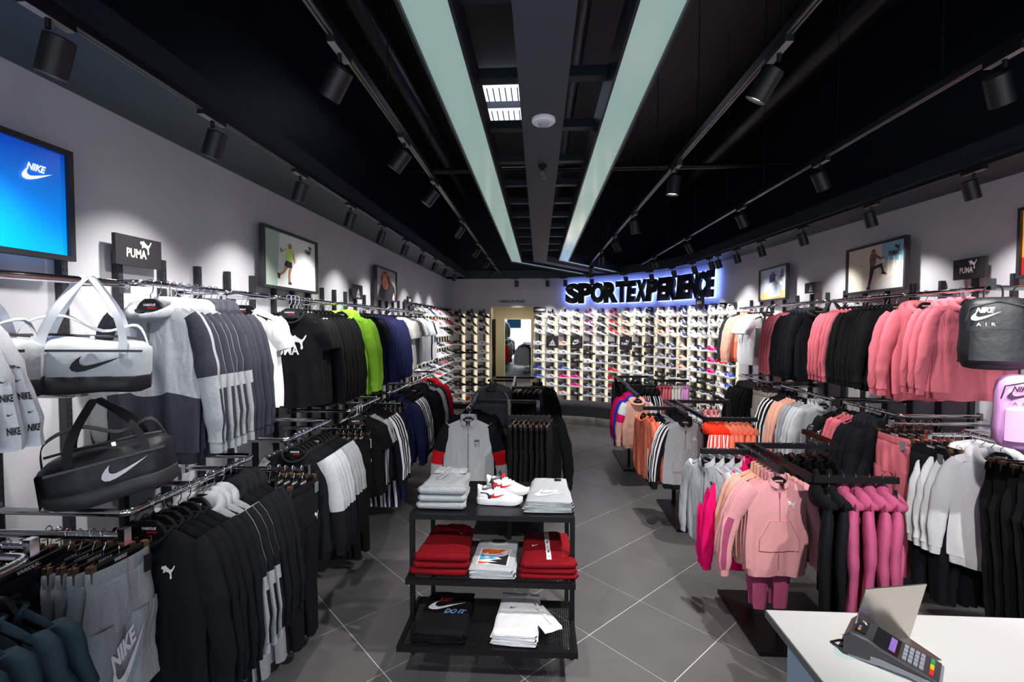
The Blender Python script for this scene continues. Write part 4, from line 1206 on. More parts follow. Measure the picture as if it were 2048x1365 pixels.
def P_run(w, h):
    q = mark_mb('puma', w * .17); q.v = [(v[0] + w * .34, 0, v[2] + h * .30) for v in q.v]
    lay = [([(-1, -1), (-.55, -1), (-.45, 1), (-1, 1)], mat('print_sage', (170, 190, 172), .5)),
           ([(.35, .3), (1, -.4), (1, -1), (.7, -1)], mat('print_pale', (215, 222, 220), .5)),
           ([(-.16, .62), (-.05, .72), (.02, .60), (-.02, .48), (-.12, .48)], skin), ([(-.20, .48), (.03, .50), (.06, .20), (.0, -.02), (-.22, .02), (-.25, .25)], lim),
           ([(-.25, .42), (-.40, .26), (-.46, .42), (-.40, .46), (-.36, .36), (-.22, .48)], skin), ([(.03, .46), (.10, .20), (.13, .0), (.09, -.02), (.03, .2)], skin),
           ([(-.22, .02), (.0, -.02), (.0, -.22), (-.20, -.25), (-.30, -.16)], M_blk), ([(-.25, -.2), (-.34, -.4), (-.50, -.52), (-.46, -.60), (-.28, -.45), (-.16, -.24)], skin),
           ([(-.1, -.25), (-.02, -.22), (-.08, -.5), (-.07, -.78), (-.13, -.78), (-.14, -.5)], skin), ([(-.56, -.48), (-.45, -.55), (-.47, -.70), (-.52, -.70)], M_blk), ([(-.15, -.78), (-.05, -.78), (-.02, -.86), (-.15, -.86)], M_blk)]
    return [mat('poster_paper', (228, 232, 228), .4), lay, q, M_blk]
def P_face(w, h):
    q = mark_mb('adidas', w * .2); q.v = [(v[0] + w * .36, 0, v[2] - h * .36) for v in q.v]
    el = lambda cx, cy, rx, ry, n=18: [(cx + rx * math.cos(2 * PI * i / n), cy + ry * math.sin(2 * PI * i / n)) for i in range(n)]
    lay = [([(-.9, -1), (1, -1), (.9, -.1), (.4, .35), (-.4, .2), (-.75, -.5)], M_blk), (el(-.1, .35, .44, .55), mat('print_hair', (60, 34, 24), .6)), (el(-.12, .12, .30, .46), mat('print_warm_skin', (214, 128, 66), .5)),
           ([(-.42, .75), (.2, .8), (.18, .48), (.05, .60), (-.1, .45), (-.25, .58), (-.4, .42)], mat('print_orange_hair', (190, 96, 50), .6)), (el(-.24, .15, .06, .02, 8), M_blk), (el(.0, .15, .06, .02, 8), M_blk),
           (el(-.12, -.17, .09, .03, 8), mat('print_lip', (140, 60, 48), .5)), ([(-.14, .12), (-.10, .12), (-.07, -.04), (-.16, -.04)], mat('print_nose', (184, 104, 56), .5))]
    return [mat('poster_grey', (150, 142, 138), .4), lay, q, M_white]
def P_stairs(w, h):
    q = mark_mb('puma', w * .2); q.v = [(v[0] + w * .34, 0, v[2] + h * .28) for v in q.v]
    pale = mat('print_steps', (206, 198, 188), .5); sky = mat('print_sky', (126, 176, 196), .5)
    lay = [([(.25, .3), (1, .1), (1, 1), (.25, 1)], sky), ([(-1, -1), (-.45, -1), (-.45, .1), (-1, .4)], mat('print_cream', (232, 224, 206), .5)), ([(-.55, .1), (-.35, .1), (-.35, .75), (-.55, .75)], pale), ([(-.4, -1), (1, -.2), (1, -1)], mat('print_stair', (190, 190, 188), .5))]
    for i in range(5): lay.append(([(.1 + i * .18, -.55 + i * .1), (.14 + i * .18, -.55 + i * .1), (.14 + i * .18, .35), (.1 + i * .18, .35)], mat('print_rail', (236, 238, 240), .5)))
    lay += [([(-.12, .80), (-.02, .86), (.05, .76), (.0, .66), (-.1, .68)], skd), ([(-.14, .66), (.06, .66), (.06, .30), (.0, .05), (-.14, .05), (-.18, .4)], mat('print_top', (110, 70, 66), .5)), ([(.05, .62), (.24, .40), (.34, .44), (.33, .37), (.2, .32), (.03, .5)], skd),
            ([(-.14, .08), (.04, .08), (.28, .16), (.34, -.22), (.28, -.24), (.22, .0), (-.02, -.08)], M_blk), ([(-.14, .08), (.0, .0), (-.06, -.4), (-.16, -.85), (-.22, -.83), (-.16, -.4)], M_blk), ([(.26, -.24), (.36, -.22), (.44, -.34), (.26, -.34)], M_blk), ([(-.24, -.83), (-.14, -.85), (-.12, -.95), (-.26, -.95)], M_blk)]
    return [mat('poster_sand', (214, 206, 190), .4), lay, q, M_blk]
def P_jacket(w, h):
    q = mark_mb('adidas', w * .2); q.v = [(v[0] + w * .34, 0, v[2] + h * .34) for v in q.v]
    cl = mat('print_cloth', (196, 214, 226), .6)
    lay = [([(-1, -1), (1, -1), (1, -.55), (-.2, -.4), (-1, -.6)], mat('print_sand2', (214, 170, 110), .5)), ([(-.35, -.9), (.55, -.85), (.5, -.2), (.2, .1), (-.2, .1), (-.4, -.3)], cl), ([(-.25, .1), (.15, .15), (.25, .55), (0, .75), (-.25, .6)], mat('print_navy', (40, 46, 66), .5)),
           ([(-.1, .72), (.05, .8), (.12, .66), (0, .56)], skd), ([(.2, .5), (.6, .1), (.75, -.1), (.6, -.2), (.2, .2)], mat('print_white_cl', (232, 236, 240), .5))]
    return [mat('poster_bluegrey', (168, 176, 184), .4), lay, q, M_blk]
def P_orange(w, h): return [grad('poster_orange', (190, 30, 6), (255, 190, 60), .5), [([(-1, -1), (1, -1), (1, -.6), (-1, -.45)], mat('print_deep_red', (150, 24, 10), .5))]]
poster('bright blue poster with white tick mark and lettering at the left edge', 1.18, 2.05, 2.285, 2.775, XL + .056, -1, P_blue)
poster('wide poster of a runner in a lime shirt on the left wall', 3.53, 4.42, 2.29, 2.775, XL + .056, -1, P_run)
poster('dark portrait poster of a person with orange hair on the left wall', 6.06, 6.94, 2.33, 2.775, XL + .056, -1, P_face)
poster('wide poster of a person climbing white stairs on the right wall', 4.45, 5.36, 2.32, 2.80, 3.32, 1, P_stairs)
poster('poster of a figure in pale loose clothes on the right wall', 6.28, 7.16, 2.33, 2.79, 3.21, 1, P_jacket)
poster('bright orange poster cut by the right edge of the photo', 2.75, 3.62, 2.33, 2.83, 3.42, 1, P_orange)

# ================================================================= left wall clothes
LUX, LUZ = -1.836, 2.2
def wall_rail(x, z, y0, y1, desc, side=-1, m=None):
    xw = XL + .03 if side < 0 else (3.443 - ((y0 + y1) / 2 - 3.63) * .0582 - .03)
    return chrome_rail([(xw, y0 - .05, z), (x, y0 - .05, z), (x, y1 + .05, z), (xw, y1 + .05, z)], desc, m=m)
def arm(y, z, x0, x1, desc, m=None):
    return chrome_rail([(x0, y, z + .0), (x1, y, z)], desc, name='clothes_rail', m=m)
U = ('on the upper left wall rail', 'clothes on the upper left wall rail')
rails = [(2.13, 2.66, 'chrome rail under the left leaping cat sign'), (2.78, 3.12, 'short chrome rail holding the plain white t-shirts'), (3.3, 4.16, 'chrome rail below the runner poster'),
         (4.28, 5.66, 'long chrome rail between the runner poster and portrait poster'), (5.8, 6.66, 'chrome rail below the portrait poster'), (6.76, 7.62, 'farthest upper chrome rail on the left wall')]
for a, b, d in rails: wall_rail(LUX, LUZ - .008, a, b, d)
HB = dict(body='grey', lower='charcoal', sleeve='grey', trim='charcoal', stripes='block')
row(LUX, LUZ, U, [
    (2.16, 6, .05, 'halfzip', 'grey and charcoal hoodie', dict(HB, flod=2, scale=1.03)),
    (2.46, 4, .05, 'hoodie', 'charcoal hoodie', dict(body='charcoal', scale=1.03)),
    (2.92, 2, .05, 'tee', 'white t-shirt with small cat', dict(body='white', mark='cat', mcol='charcoal', rz=.3, dx=-.05)),
    (3.34, 3, .055, 'tee', 'black t-shirt with white chest print', dict(body='jet', trim='black', flod=2, fmark='puma_big', scale=1.08, rz=.40, dx=.04)),
    (3.51, 2, .05, 'tee', 'pale grey t-shirt', dict(body='lightgrey', scale=1.04)),
    (3.62, 7, .075, 'crew', 'black sweatshirt with sleeve print', dict(body='jet', scale=1.03)),
    (4.33, 3, .06, 'hoodie', 'lime green hoodie', dict(body='lime', scale=1.05, rz=.15)),
    (4.72, 3, .06, 'tee', 'black t-shirt with round badge', dict(body='jet', fmark='circle_cat', scale=1.07, rz=.38)),
    (4.93, 8, .092, 'crew', 'navy blue sweatshirt', dict(body='navy', scale=1.03)),
    (5.82, 5, .08, 'tee', 'off-white t-shirt', dict(body='offwhite', scale=1.05, rz=.2)),
    (6.24, 3, .08, 'tee', 'grey t-shirt with darker trim', dict(body='midgrey', trim='black')),
    (6.50, 2, .08, 'tee', 'white t-shirt', dict(body='white')),
    (6.8, 4, .10, 'tee', 'light grey marl t-shirt', dict(body='lightgrey')),
    (7.2, 1, .1, 'tee', 'black t-shirt', dict(body='black')),
    (7.3, 3, .09, 'tee', 'pale t-shirt', dict(body='white')),
])
LLX, LLZ = -1.60, 1.27
D = ('on the lower left wall rail', 'clothes on the lower left wall rail')
for a, b, d in [(.9, 1.34, 'lower chrome rail nearest the camera on the left'), (1.80, 2.52, 'lower chrome rail with the black sweatshirts in front'), (2.98, 3.52, 'lower left rail with the grey-sleeved sweatshirts'), (4.0, 4.66, 'lower left rail with the boxed print t-shirt'),
                (5.1, 5.75, 'lower left rail with the navy jackets'), (5.95, 7.3, 'farthest lower left rail with the red hoodie')]:
    wall_rail(LLX, LLZ - .008, a, b, d)
row(LLX, LLZ, D, [
    (.98, 6, .062, 'tee', 'dark teal t-shirt', dict(body='teal', flod=2)),
    (1.85, 5, .052, 'crew', 'black sweatshirt with white cat mark', dict(body='black', flod=2, fmark='cat', scale=1.05)),
    (2.12, 3, .05, 'halfzip', 'grey hoodie with black panels', dict(body='grey', sleeve='grey', trim='black', lower='black', stripes='block', scale=1.05)),
    (2.29, 4, .055, 'hoodie', 'black hoodie', dict(body='black', scale=1.03)),
    (3.02, 5, .05, 'crew', 'black sweatshirt with grey sleeves', dict(body='black', trim='lightgrey', stripes='panel', scale=1.02)),
    (3.30, 4, .055, 'crew', 'black sweatshirt with grey arm panels', dict(body='jet', trim='grey', stripes='panel')),
    (4.05, 3, .06, 'tee', 'black t-shirt with boxed print', dict(body='jet', flod=2, fmark='puma_box', scale=1.08, rz=.38)),
    (4.25, 2, .06, 'tee', 'grey marl t-shirt', dict(body='grey')),
    (4.38, 4, .07, 'jacket', 'black track jacket', dict(body='black', stripes='three')),
    (5.12, 3, .07, 'jacket', 'navy track jacket', dict(body='navy', scale=1.05)),
    (5.36, 5, .075, 'jacket', 'black three-stripe track jacket', dict(body='jet', stripes='three', trim='white')),
    (6.0, 4, .09, 'hoodie', 'black hoodie behind track jackets', dict(body='black', scale=1.08)),
    (6.4, 2, .09, 'jacket', 'pale grey zip jacket', dict(body='lightgrey', scale=1.05)),
    (6.62, 2, .09, 'crew', 'dark charcoal sweatshirt', dict(body='charcoal', scale=1.05)),
    (6.84, 2, .10, 'hoodie', 'bright red hoodie', dict(body='red', scale=1.05)),
])
# face-out arms with trousers and shorts
def faceout(y, z, x0, n, st, kind, desc, where, side, **kw):
    arm(y, z - .012, (XL + .03) if side < 0 else 3.36, x0 + (.03 if side < 0 else -.03), 'chrome arm ' + where[0].replace('on the ', 'called the ') if False else 'short chrome rail carrying ' + ' '.join(desc.split(' ')[:6]))
    for i in range(n):
        k = dict(kw); fm = k.pop('fmark', None); fl = k.pop('flod', 1); extra_rz = k.pop('rz', 0); sc = k.pop('scale', 1.0)
        if fm and i == 0: k['mark'] = fm
        k['lod'] = fl if i == 0 else 1
        hang(kind, desc, where, (x0 + side * st * i, y + random.uniform(-.01, .01), z), (R(90) if side < 0 else R(-90)) + extra_rz, sc, front=i == 0, **k)
faceout(1.62, 1.245, -1.53, 7, .045, 'shorts', 'grey marl sweat shorts', ('on the near left arm', 'sweat shorts on the near left arm'), -1, body='grey', fmark='nike_big', flod=2, scale=(.68, 1, 1.04), rz=-.12)
faceout(1.47, 1.27, -1.72, 5, .05, 'trousers', 'black trousers behind grey shorts', ('by the left wall', 'black trousers behind the grey shorts'), -1, body='black')
faceout(2.76, 1.14, -1.42, 5, .05, 'trousers', 'black trousers with cat mark', ('on the left wall arm', 'track trousers on the left wall arms'), -1, body='black', fmark='cat', flod=2, rz=-.1, scale=(.8, 1, 1))
faceout(2.54, 1.12, -1.50, 4, .055, 'trousers', 'grey trousers with black sides', ('on the left wall arm', 'track trousers on the left wall arms'), -1, body='grey', piping='black', rz=-.1, scale=(.8, 1, 1))
faceout(3.80, 1.16, -1.46, 6, .05, 'trousers', 'black plain trousers', ('midway along the left wall', 'track trousers on the left wall arms'), -1, body='jet', rz=-.1, scale=(.8, 1, 1))
faceout(4.90, 1.18, -1.46, 6, .05, 'trousers', 'navy track trousers', ('far along the left wall', 'track trousers on the left wall arms'), -1, body='navy', piping='white', rz=-.1)
# near left: white taped tops on their own rail
W1 = ('beside the silver duffel bag', 'white taped tops at the left edge')
chrome_rail([(-2.16, 1.08, 2.17), (-1.80, 1.08, 2.17), (-1.80, 1.50, 2.17), (-1.72, 1.90, 2.17), (-1.836, 2.02, 2.17)], 'flat chrome bar carrying the white bags and taped tops')
row(-1.93, 2.165, W1, [(1.12, 5, .06, 'tee', 'white top with lettered tape', dict(body='white', lod=2, stripes='lettertape', scale=1.04))])

# ================================================================= right wall clothes
RUX, RUZ = 2.98, 2.25
UR = ('on the upper right wall rail', 'clothes on the upper right wall rail')
for a, b, d in [(3.36, 4.02, 'chrome rail with the near pink hoodies on the right'), (4.12, 5.0, 'chrome rail below the stair poster'), (5.2, 6.05, 'chrome rail below the right three-bar sign'), (6.3, 7.25, 'chrome rail below the pale clothes poster')]:
    wall_rail(RUX, RUZ - .008, a, b, d, 1)
row(RUX, RUZ, UR, [
    (3.48, 3, .075, 'hoodie', 'dusty pink hoodie by backpack', dict(body='pink', scale=.95, rz=-.12)),
    (3.86, 2, .07, 'hoodie', 'pink hoodie with front pocket', dict(body='pink', flod=2, extra='pocket', rz=-.1, scale=1.02)),
    (4.16, 8, .055, 'crew', 'black sweatshirt', dict(body='jet', flod=2, fmark='cat_big', mcol='palepink', scale=1.0)),
    (4.62, 5, .06, 'crew', 'pink sweatshirt', dict(body='pink', scale=1.0)),
    (5.28, 5, .075, 'hoodie', 'black zip hoodie', dict(body='black', flod=1, scale=1.05)),
    (5.68, 4, .07, 'crew', 'rose pink sweatshirt', dict(body='pink', scale=1.05)),
    (6.40, 6, .075, 'tee', 'white t-shirt with ruffled sleeves', dict(body='white', scale=1.05)),
    (6.92, 3, .08, 'jacket', 'peach and coral jacket', dict(body='peach', lower='coral', sleeve='peach')),
    (7.20, 1, .08, 'jacket', 'dark grey jacket', dict(body='charcoal')),
])
RLX, RLZ = 2.80, 1.30
DR = ('on the lower right wall rail', 'clothes on the lower right wall rail')
for a, b, d in [(2.5, 3.26, 'lower chrome rail near the right edge'), (3.88, 4.5, 'lower chrome rail holding black hoodies on the right'), (4.75, 5.62, 'lower chrome rail with grey half-zip tops'), (6.02, 6.8, 'farthest lower chrome rail on the right')]:
    wall_rail(RLX, RLZ - .008, a, b, d, 1)
row(RLX, RLZ, DR, [
    (2.48, 7, .065, 'trousers', 'black trousers at the right edge', dict(body='jet', scale=1.05, rz=-.3)),
    (3.03, 4, .06, 'hoodie', 'cream white hoodie', dict(body='white', scale=1.0, rz=-.55)),
    (3.95, 5, .06, 'hoodie', 'black hoodie', dict(body='black', scale=1.0)),
    (4.28, 3, .06, 'tee', 'pink t-shirt', dict(body='pink', scale=.9)),
    (4.50, 2, .06, 'tee', 'black t-shirt with white cat print', dict(body='jet', fmark='puma_big', scale=1.0)),
    (4.84, 3, .07, 'jacket', 'pale grey half-zip top', dict(body='lightgrey', flod=2, scale=1.0)),
    (5.06, 2, .07, 'crew', 'grey marl sweatshirt', dict(body='grey', scale=1.0)),
    (5.22, 3, .07, 'crew', 'salmon sweatshirt with taped sleeve', dict(body='peach', stripes='tape', trim='mauve', scale=1.0)),
    (5.44, 3, .07, 'jacket', 'black jacket with white piping', dict(body='black', stripes='three')),
    (6.1, 6, .10, 'hoodie', 'far black hoodie', dict(body='jet', scale=.95)),
])
faceout(3.30, 1.28, 2.62, 6, .06, 'trousers', 'black trousers with white cat', ('on the right wall arm', 'trousers on the right wall arms'), 1, body='black', fmark='cat', flod=2, rz=.15, scale=(.85, 1, 1.05))
faceout(3.66, 1.28, 2.64, 6, .06, 'trousers', 'pink trousers', ('on the right wall arm', 'trousers on the right wall arms'), 1, body='pink', piping='mauve', flod=2, rz=.15, scale=(.85, 1, 1.05))
faceout(5.84, 1.30, 2.66, 5, .06, 'trousers', 'beige trousers', ('far along the right wall', 'trousers on the right wall arms'), 1, body='beige', rz=.1)

# ================================================================= island racks
def rack(desc, base, bars, posts, plate, z=1.15):
    """black steel island rack: bars = list of (name, p, q) on plan, posts on plan, plate = x0,x1,y0,y1"""
    t = thing('clothes_rack', desc, 'rack', 'black island racks', (base[0], base[1], 0))
    bx, by = base
    for nm, p, q in bars: ob(nm, MB().bar((p[0] - bx, p[1] - by, z), (q[0] - bx, q[1] - by, z), .03, .035).mesh('rack_bar', M_steel, smooth=False), t)
    for (x, y) in posts: ob('post', MB().box(x - bx - .018, x - bx + .018, y - by - .018, y - by + .018, .015, z).mesh('rack_post', M_steel, smooth=False), t)
    x0, x1, y0, y1 = plate
    ob('base_plate', MB().box(x0 - bx, x1 - bx, y0 - by, y1 - by, 0.004, .03).mesh('rack_base', M_steel, smooth=False), t)
    return t
Z = 1.15
def isl(x, y, where, items, axis, rz, scale=.86, z=Z + .018):
    row(x if axis == 'y' else y, z, where, items, rz=rz, axis=axis, scale=scale)
# right rack 1
rack('near right black rack with the pale pink jackets', (1.5, 3.2), [('top_bar', (1.39, 3.42), (2.11, 3.42)), ('side_bar', (1.51, 3.42), (1.51, 2.69)), ('front_arm', (1.41, 3.42), (1.41, 2.82)), ('left_arm', (1.09, 3.245), (1.41, 3.245)), ('right_arm', (1.51, 2.69), (1.96, 2.69)), ('rear_arm', (2.11, 3.42), (2.11, 3.9))],
     [(1.51, 3.42), (1.53, 3.05)], (1.33, 1.95, 2.88, 3.56))
A = ('on the near right rack', 'clothes on the near right rack')
isl(1.41, 0, A, [(2.86, 3, .045, 'jacket', 'pale pink zip jacket', dict(body='palepink', stripes='tape', trim='mauve', mark='cat', mcol='white', flod=2, extra='splay')),
                 (3.00, 3, .045, 'jacket', 'light peach zip jacket', dict(body='peach', stripes='tape', trim='peach')),
                 (3.18, 3, .05, 'jacket', 'hot magenta jacket', dict(body='magenta', scale=1.0))], 'y', .10, .84)
isl(1.41, 0, ('under the pale pink jackets', 'clothes on the near right rack'), [(2.93, 2, .06, 'trousers', 'mauve pink trousers', dict(body='mauve', scale=.72))], 'y', .1, .72, Z - .12)
isl(0, 3.245, A, [(1.13, 4, .065, 'jacket', 'pale grey funnel-neck jacket', dict(body='lightgrey', mark='cat', mcol='charcoal'))], 'x', R(-68), .84)
isl(0, 2.69, A, [(1.60, 2, .07, 'hoodie', 'black hoodie', dict(body='jet')), (1.74, 4, .07, 'hoodie', 'deep pink hoodie', dict(body='mauve', lod=2))], 'x', R(62), .98)
isl(0, 3.42, A, [(1.62, 6, .08, 'crew', 'black sweatshirt', dict(body='jet'))], 'x', R(-100), .9)
# right rack 2
rack('middle right black rack with orange and coral hoodies', (1.5, 5.0), [('top_bar', (1.38, 5.35), (2.09, 5.35)), ('side_bar', (1.506, 5.35), (1.506, 4.35)), ('front_arm', (1.395, 5.35), (1.395, 4.56)), ('left_arm', (1.06, 4.89), (1.395, 4.89)), ('right_arm', (1.506, 4.35), (1.95, 4.35)), ('rear_arm', (2.09, 5.35), (2.09, 5.8))],
     [(1.506, 5.35), (1.506, 4.38), (2.09, 5.35)], (1.33, 1.95, 4.6, 5.4))
B_ = ('on the middle right rack', 'clothes on the middle right rack')
isl(1.395, 0, B_, [(4.60, 7, .075, 'jacket', 'grey-black three-stripe jacket', dict(body='grey', sleeve='black', trim='black', rib='black', stripes='three', mark='bars', flod=2, extra='none'))], 'y', .05, .95)
isl(0, 4.89, B_, [(1.07, 2, .05, 'crew', 'peach pink sweatshirt', dict(body='coral')), (1.17, 2, .045, 'crew', 'dark navy sweatshirt', dict(body='darknavy'))], 'x', R(-75), .88)
isl(0, 4.35, B_, [(1.555, 5, .036, 'hoodie', 'bright orange hoodie', dict(body='orange', stripes='three')), (1.735, 5, .045, 'hoodie', 'coral hoodie', dict(body='coral'))], 'x', R(70), .88)
isl(0, 5.35, B_, [(1.45, 4, .05, 'crew', 'black sweatshirt', dict(body='black')), (1.66, 3, .05, 'crew', 'pale grey sweatshirt', dict(body='lightgrey')), (1.84, 3, .06, 'crew', 'blush pink sweatshirt', dict(body='palepink'))], 'x', R(-105), .95)
# right rack 3
rack('far right black rack with pink and lilac tops', (1.5, 7.4), [('top_bar', (1.24, 7.86), (1.78, 7.86)), ('side_bar', (1.775, 7.87), (1.775, 7.33)), ('right_arm', (1.775, 7.33), (2.27, 7.33)), ('middle_bar', (1.24, 6.65), (1.62, 6.65)), ('front_arm', (1.22, 6.65), (1.18, 5.72)), ('link_bar', (1.25, 6.65), (1.25, 7.86))],
     [(1.25, 7.86), (1.775, 7.36), (1.25, 6.65)], (1.15, 1.85, 6.5, 7.5))
C_ = ('on the far right rack', 'clothes on the far right rack')
isl(1.19, 0, C_, [(5.78, 2, .06, 'hoodie', 'peach jacket with white shoulders', dict(body='peach', sleeve='peach', stripes='colour', trim='magenta')), (5.93, 2, .07, 'hoodie', 'royal blue hooded jacket', dict(body='blue')), (6.10, 3, .08, 'hoodie', 'magenta hoodie', dict(body='magenta'))], 'y', .05, .8)
isl(0, 7.33, C_, [(1.80, 5, .05, 'crew', 'candy pink sweatshirt', dict(body='pink')), (2.05, 3, .045, 'crew', 'off-white sweatshirt', dict(body='offwhite')), (2.18, 3, .04, 'crew', 'lilac sweatshirt', dict(body='lilac'))], 'x', R(75), .9)
isl(0, 7.86, C_, [(1.27, 5, .09, 'crew', 'black sweatshirt', dict(body='black'))], 'x', R(-80), .9)
isl(0, 6.65, C_, [(1.30, 5, .07, 'hoodie', 'dark striped hoodie', dict(body='jet', stripes='three'))], 'x', R(-80), .9)
# middle rack 1
rack('black rack behind the tiered display table', (-.33, 4.8), [('top_bar', (-.69, 5.23), (.0, 5.23)), ('left_arm', (-.70, 5.23), (-.70, 4.66)), ('right_arm', (-.01, 5.23), (-.01, 4.75)), ('lower_bar', (-.74, 4.85), (-.35, 4.85)), ('front_bar', (-.26, 4.34), (.11, 4.34)), ('spine', (-.33, 5.23), (-.27, 4.34))],
     [(-.33, 5.23), (-.27, 4.36)], (-.62, .05, 4.45, 5.15))
M1 = ('on the rack behind the table', 'clothes on the rack behind the display table')
isl(-.70, 0, M1, [(4.68, 1, .05, 'jacket', 'white jacket with red-black sleeves', dict(body='lightgrey', sleeve='lightgrey', stripes='redblack', mark='badge', flod=2, rib='lightgrey', scale=1.14)),
                  (4.80, 6, .065, 'jacket', 'black track jacket', dict(body='black', scale=1.06))], 'y', .0, 1.06)
isl(-.01, 0, M1, [(4.78, 7, .06, 'jacket', 'black zip-up track jacket', dict(body='jet', sleeve='jet', stripes=None, mark='swoosh', scale=1.08))], 'y', .1, 1.08)
isl(0, 4.34, M1, [(-.24, 8, .048, 'trousers', 'black track trousers', dict(body='jet', scale=.85))], 'x', R(80), .85)
# middle rack 2
rack('farther black rack in line with the doorway', (-.38, 7.0), [('top_bar', (-.70, 7.63), (-.05, 7.63)), ('left_arm', (-.70, 7.63), (-.70, 6.82)), ('right_arm', (-.05, 7.63), (-.05, 6.85)), ('front_bar', (-.36, 6.40), (.09, 6.40)), ('lower_bar', (-.78, 7.2), (-.38, 7.2)), ('spine', (-.38, 7.63), (-.35, 6.40))],
     [(-.38, 7.63), (-.35, 6.42)], (-.65, .05, 6.5, 7.4))
M2 = ('on the rack before the doorway', 'clothes on the farther middle rack')
isl(-.70, 0, M2, [(6.86, 2, .08, 'crew', 'grey three-stripe sweatshirt', dict(body='midgrey', sleeve='midgrey', stripes='three', trim='black')), (7.05, 6, .09, 'crew', 'plain grey sweatshirt', dict(body='grey'))], 'y', .0, 1.05)
isl(-.02, 0, M2, [(6.90, 7, .08, 'jacket', 'black glossy track jacket', dict(body='jet'))], 'y', .0, 1.08)
isl(0, 6.40, M2, [(-.33, 6, .07, 'trousers', 'black jogging trousers', dict(body='jet'))], 'x', R(80), .8)

# ================================================================= bags
def rbox_loft(L, secs, n=20, pw=3.2):
    """loft along X: secs = list of (x, halfdepth, zlow, zhigh)"""
    b = MB(); vs = []
    for (x, hd, z0, z1) in secs:
        cz = (z0 + z1) / 2; hz = (z1 - z0) / 2
        for j in range(n):
            a = 2 * PI * j / n; c, s_ = math.cos(a), math.sin(a)
            vs.append((x, hd * math.copysign(abs(c) ** (2 / pw), c), cz + hz * math.copysign(abs(s_) ** (2 / pw), s_)))
    k = len(secs)
    fs = [(i * n + j, i * n + (j + 1) % n, (i + 1) * n + (j + 1) % n, (i + 1) * n + j) for i in range(k - 1) for j in range(n)] + [tuple(range(n)), tuple((k - 1) * n + j for j in range(n))]
    return b.add(vs, fs)
def smooth_path(pts, k=5):
    P = [Vector(p) for p in pts]; out = []
    for i in range(len(P) - 1):
        a, b_, c, d = P[max(i - 1, 0)], P[i], P[i + 1], P[min(i + 2, len(P) - 1)]
        for j in range(k):
            t = j / k; out.append(.5 * ((2 * b_) + (c - a) * t + (2 * a - 5 * b_ + 4 * c - d) * t * t + (3 * b_ - a - 3 * c + d) * t ** 3))
    return out + [P[-1]]
def ribbon(pts, w, th=.003, wdir=(1, 0, 0)):
    b = MB(); pts = smooth_path(pts); W_ = Vector(wdir).normalized() * w / 2; vs = []
    for i, p in enumerate(pts):
        t = (pts[min(i + 1, len(pts) - 1)] - pts[max(i - 1, 0)]).normalized(); n = t.cross(W_).normalized() * th / 2
        vs += [p - W_ - n, p + W_ - n, p + W_ + n, p - W_ + n]
    fs = [(4 * i + a, 4 * i + (a + 1) % 4, 4 * i + 4 + (a + 1) % 4, 4 * i + 4 + a) for i in range(len(pts) - 1) for a in range(4)]
    return b.add(vs, fs)
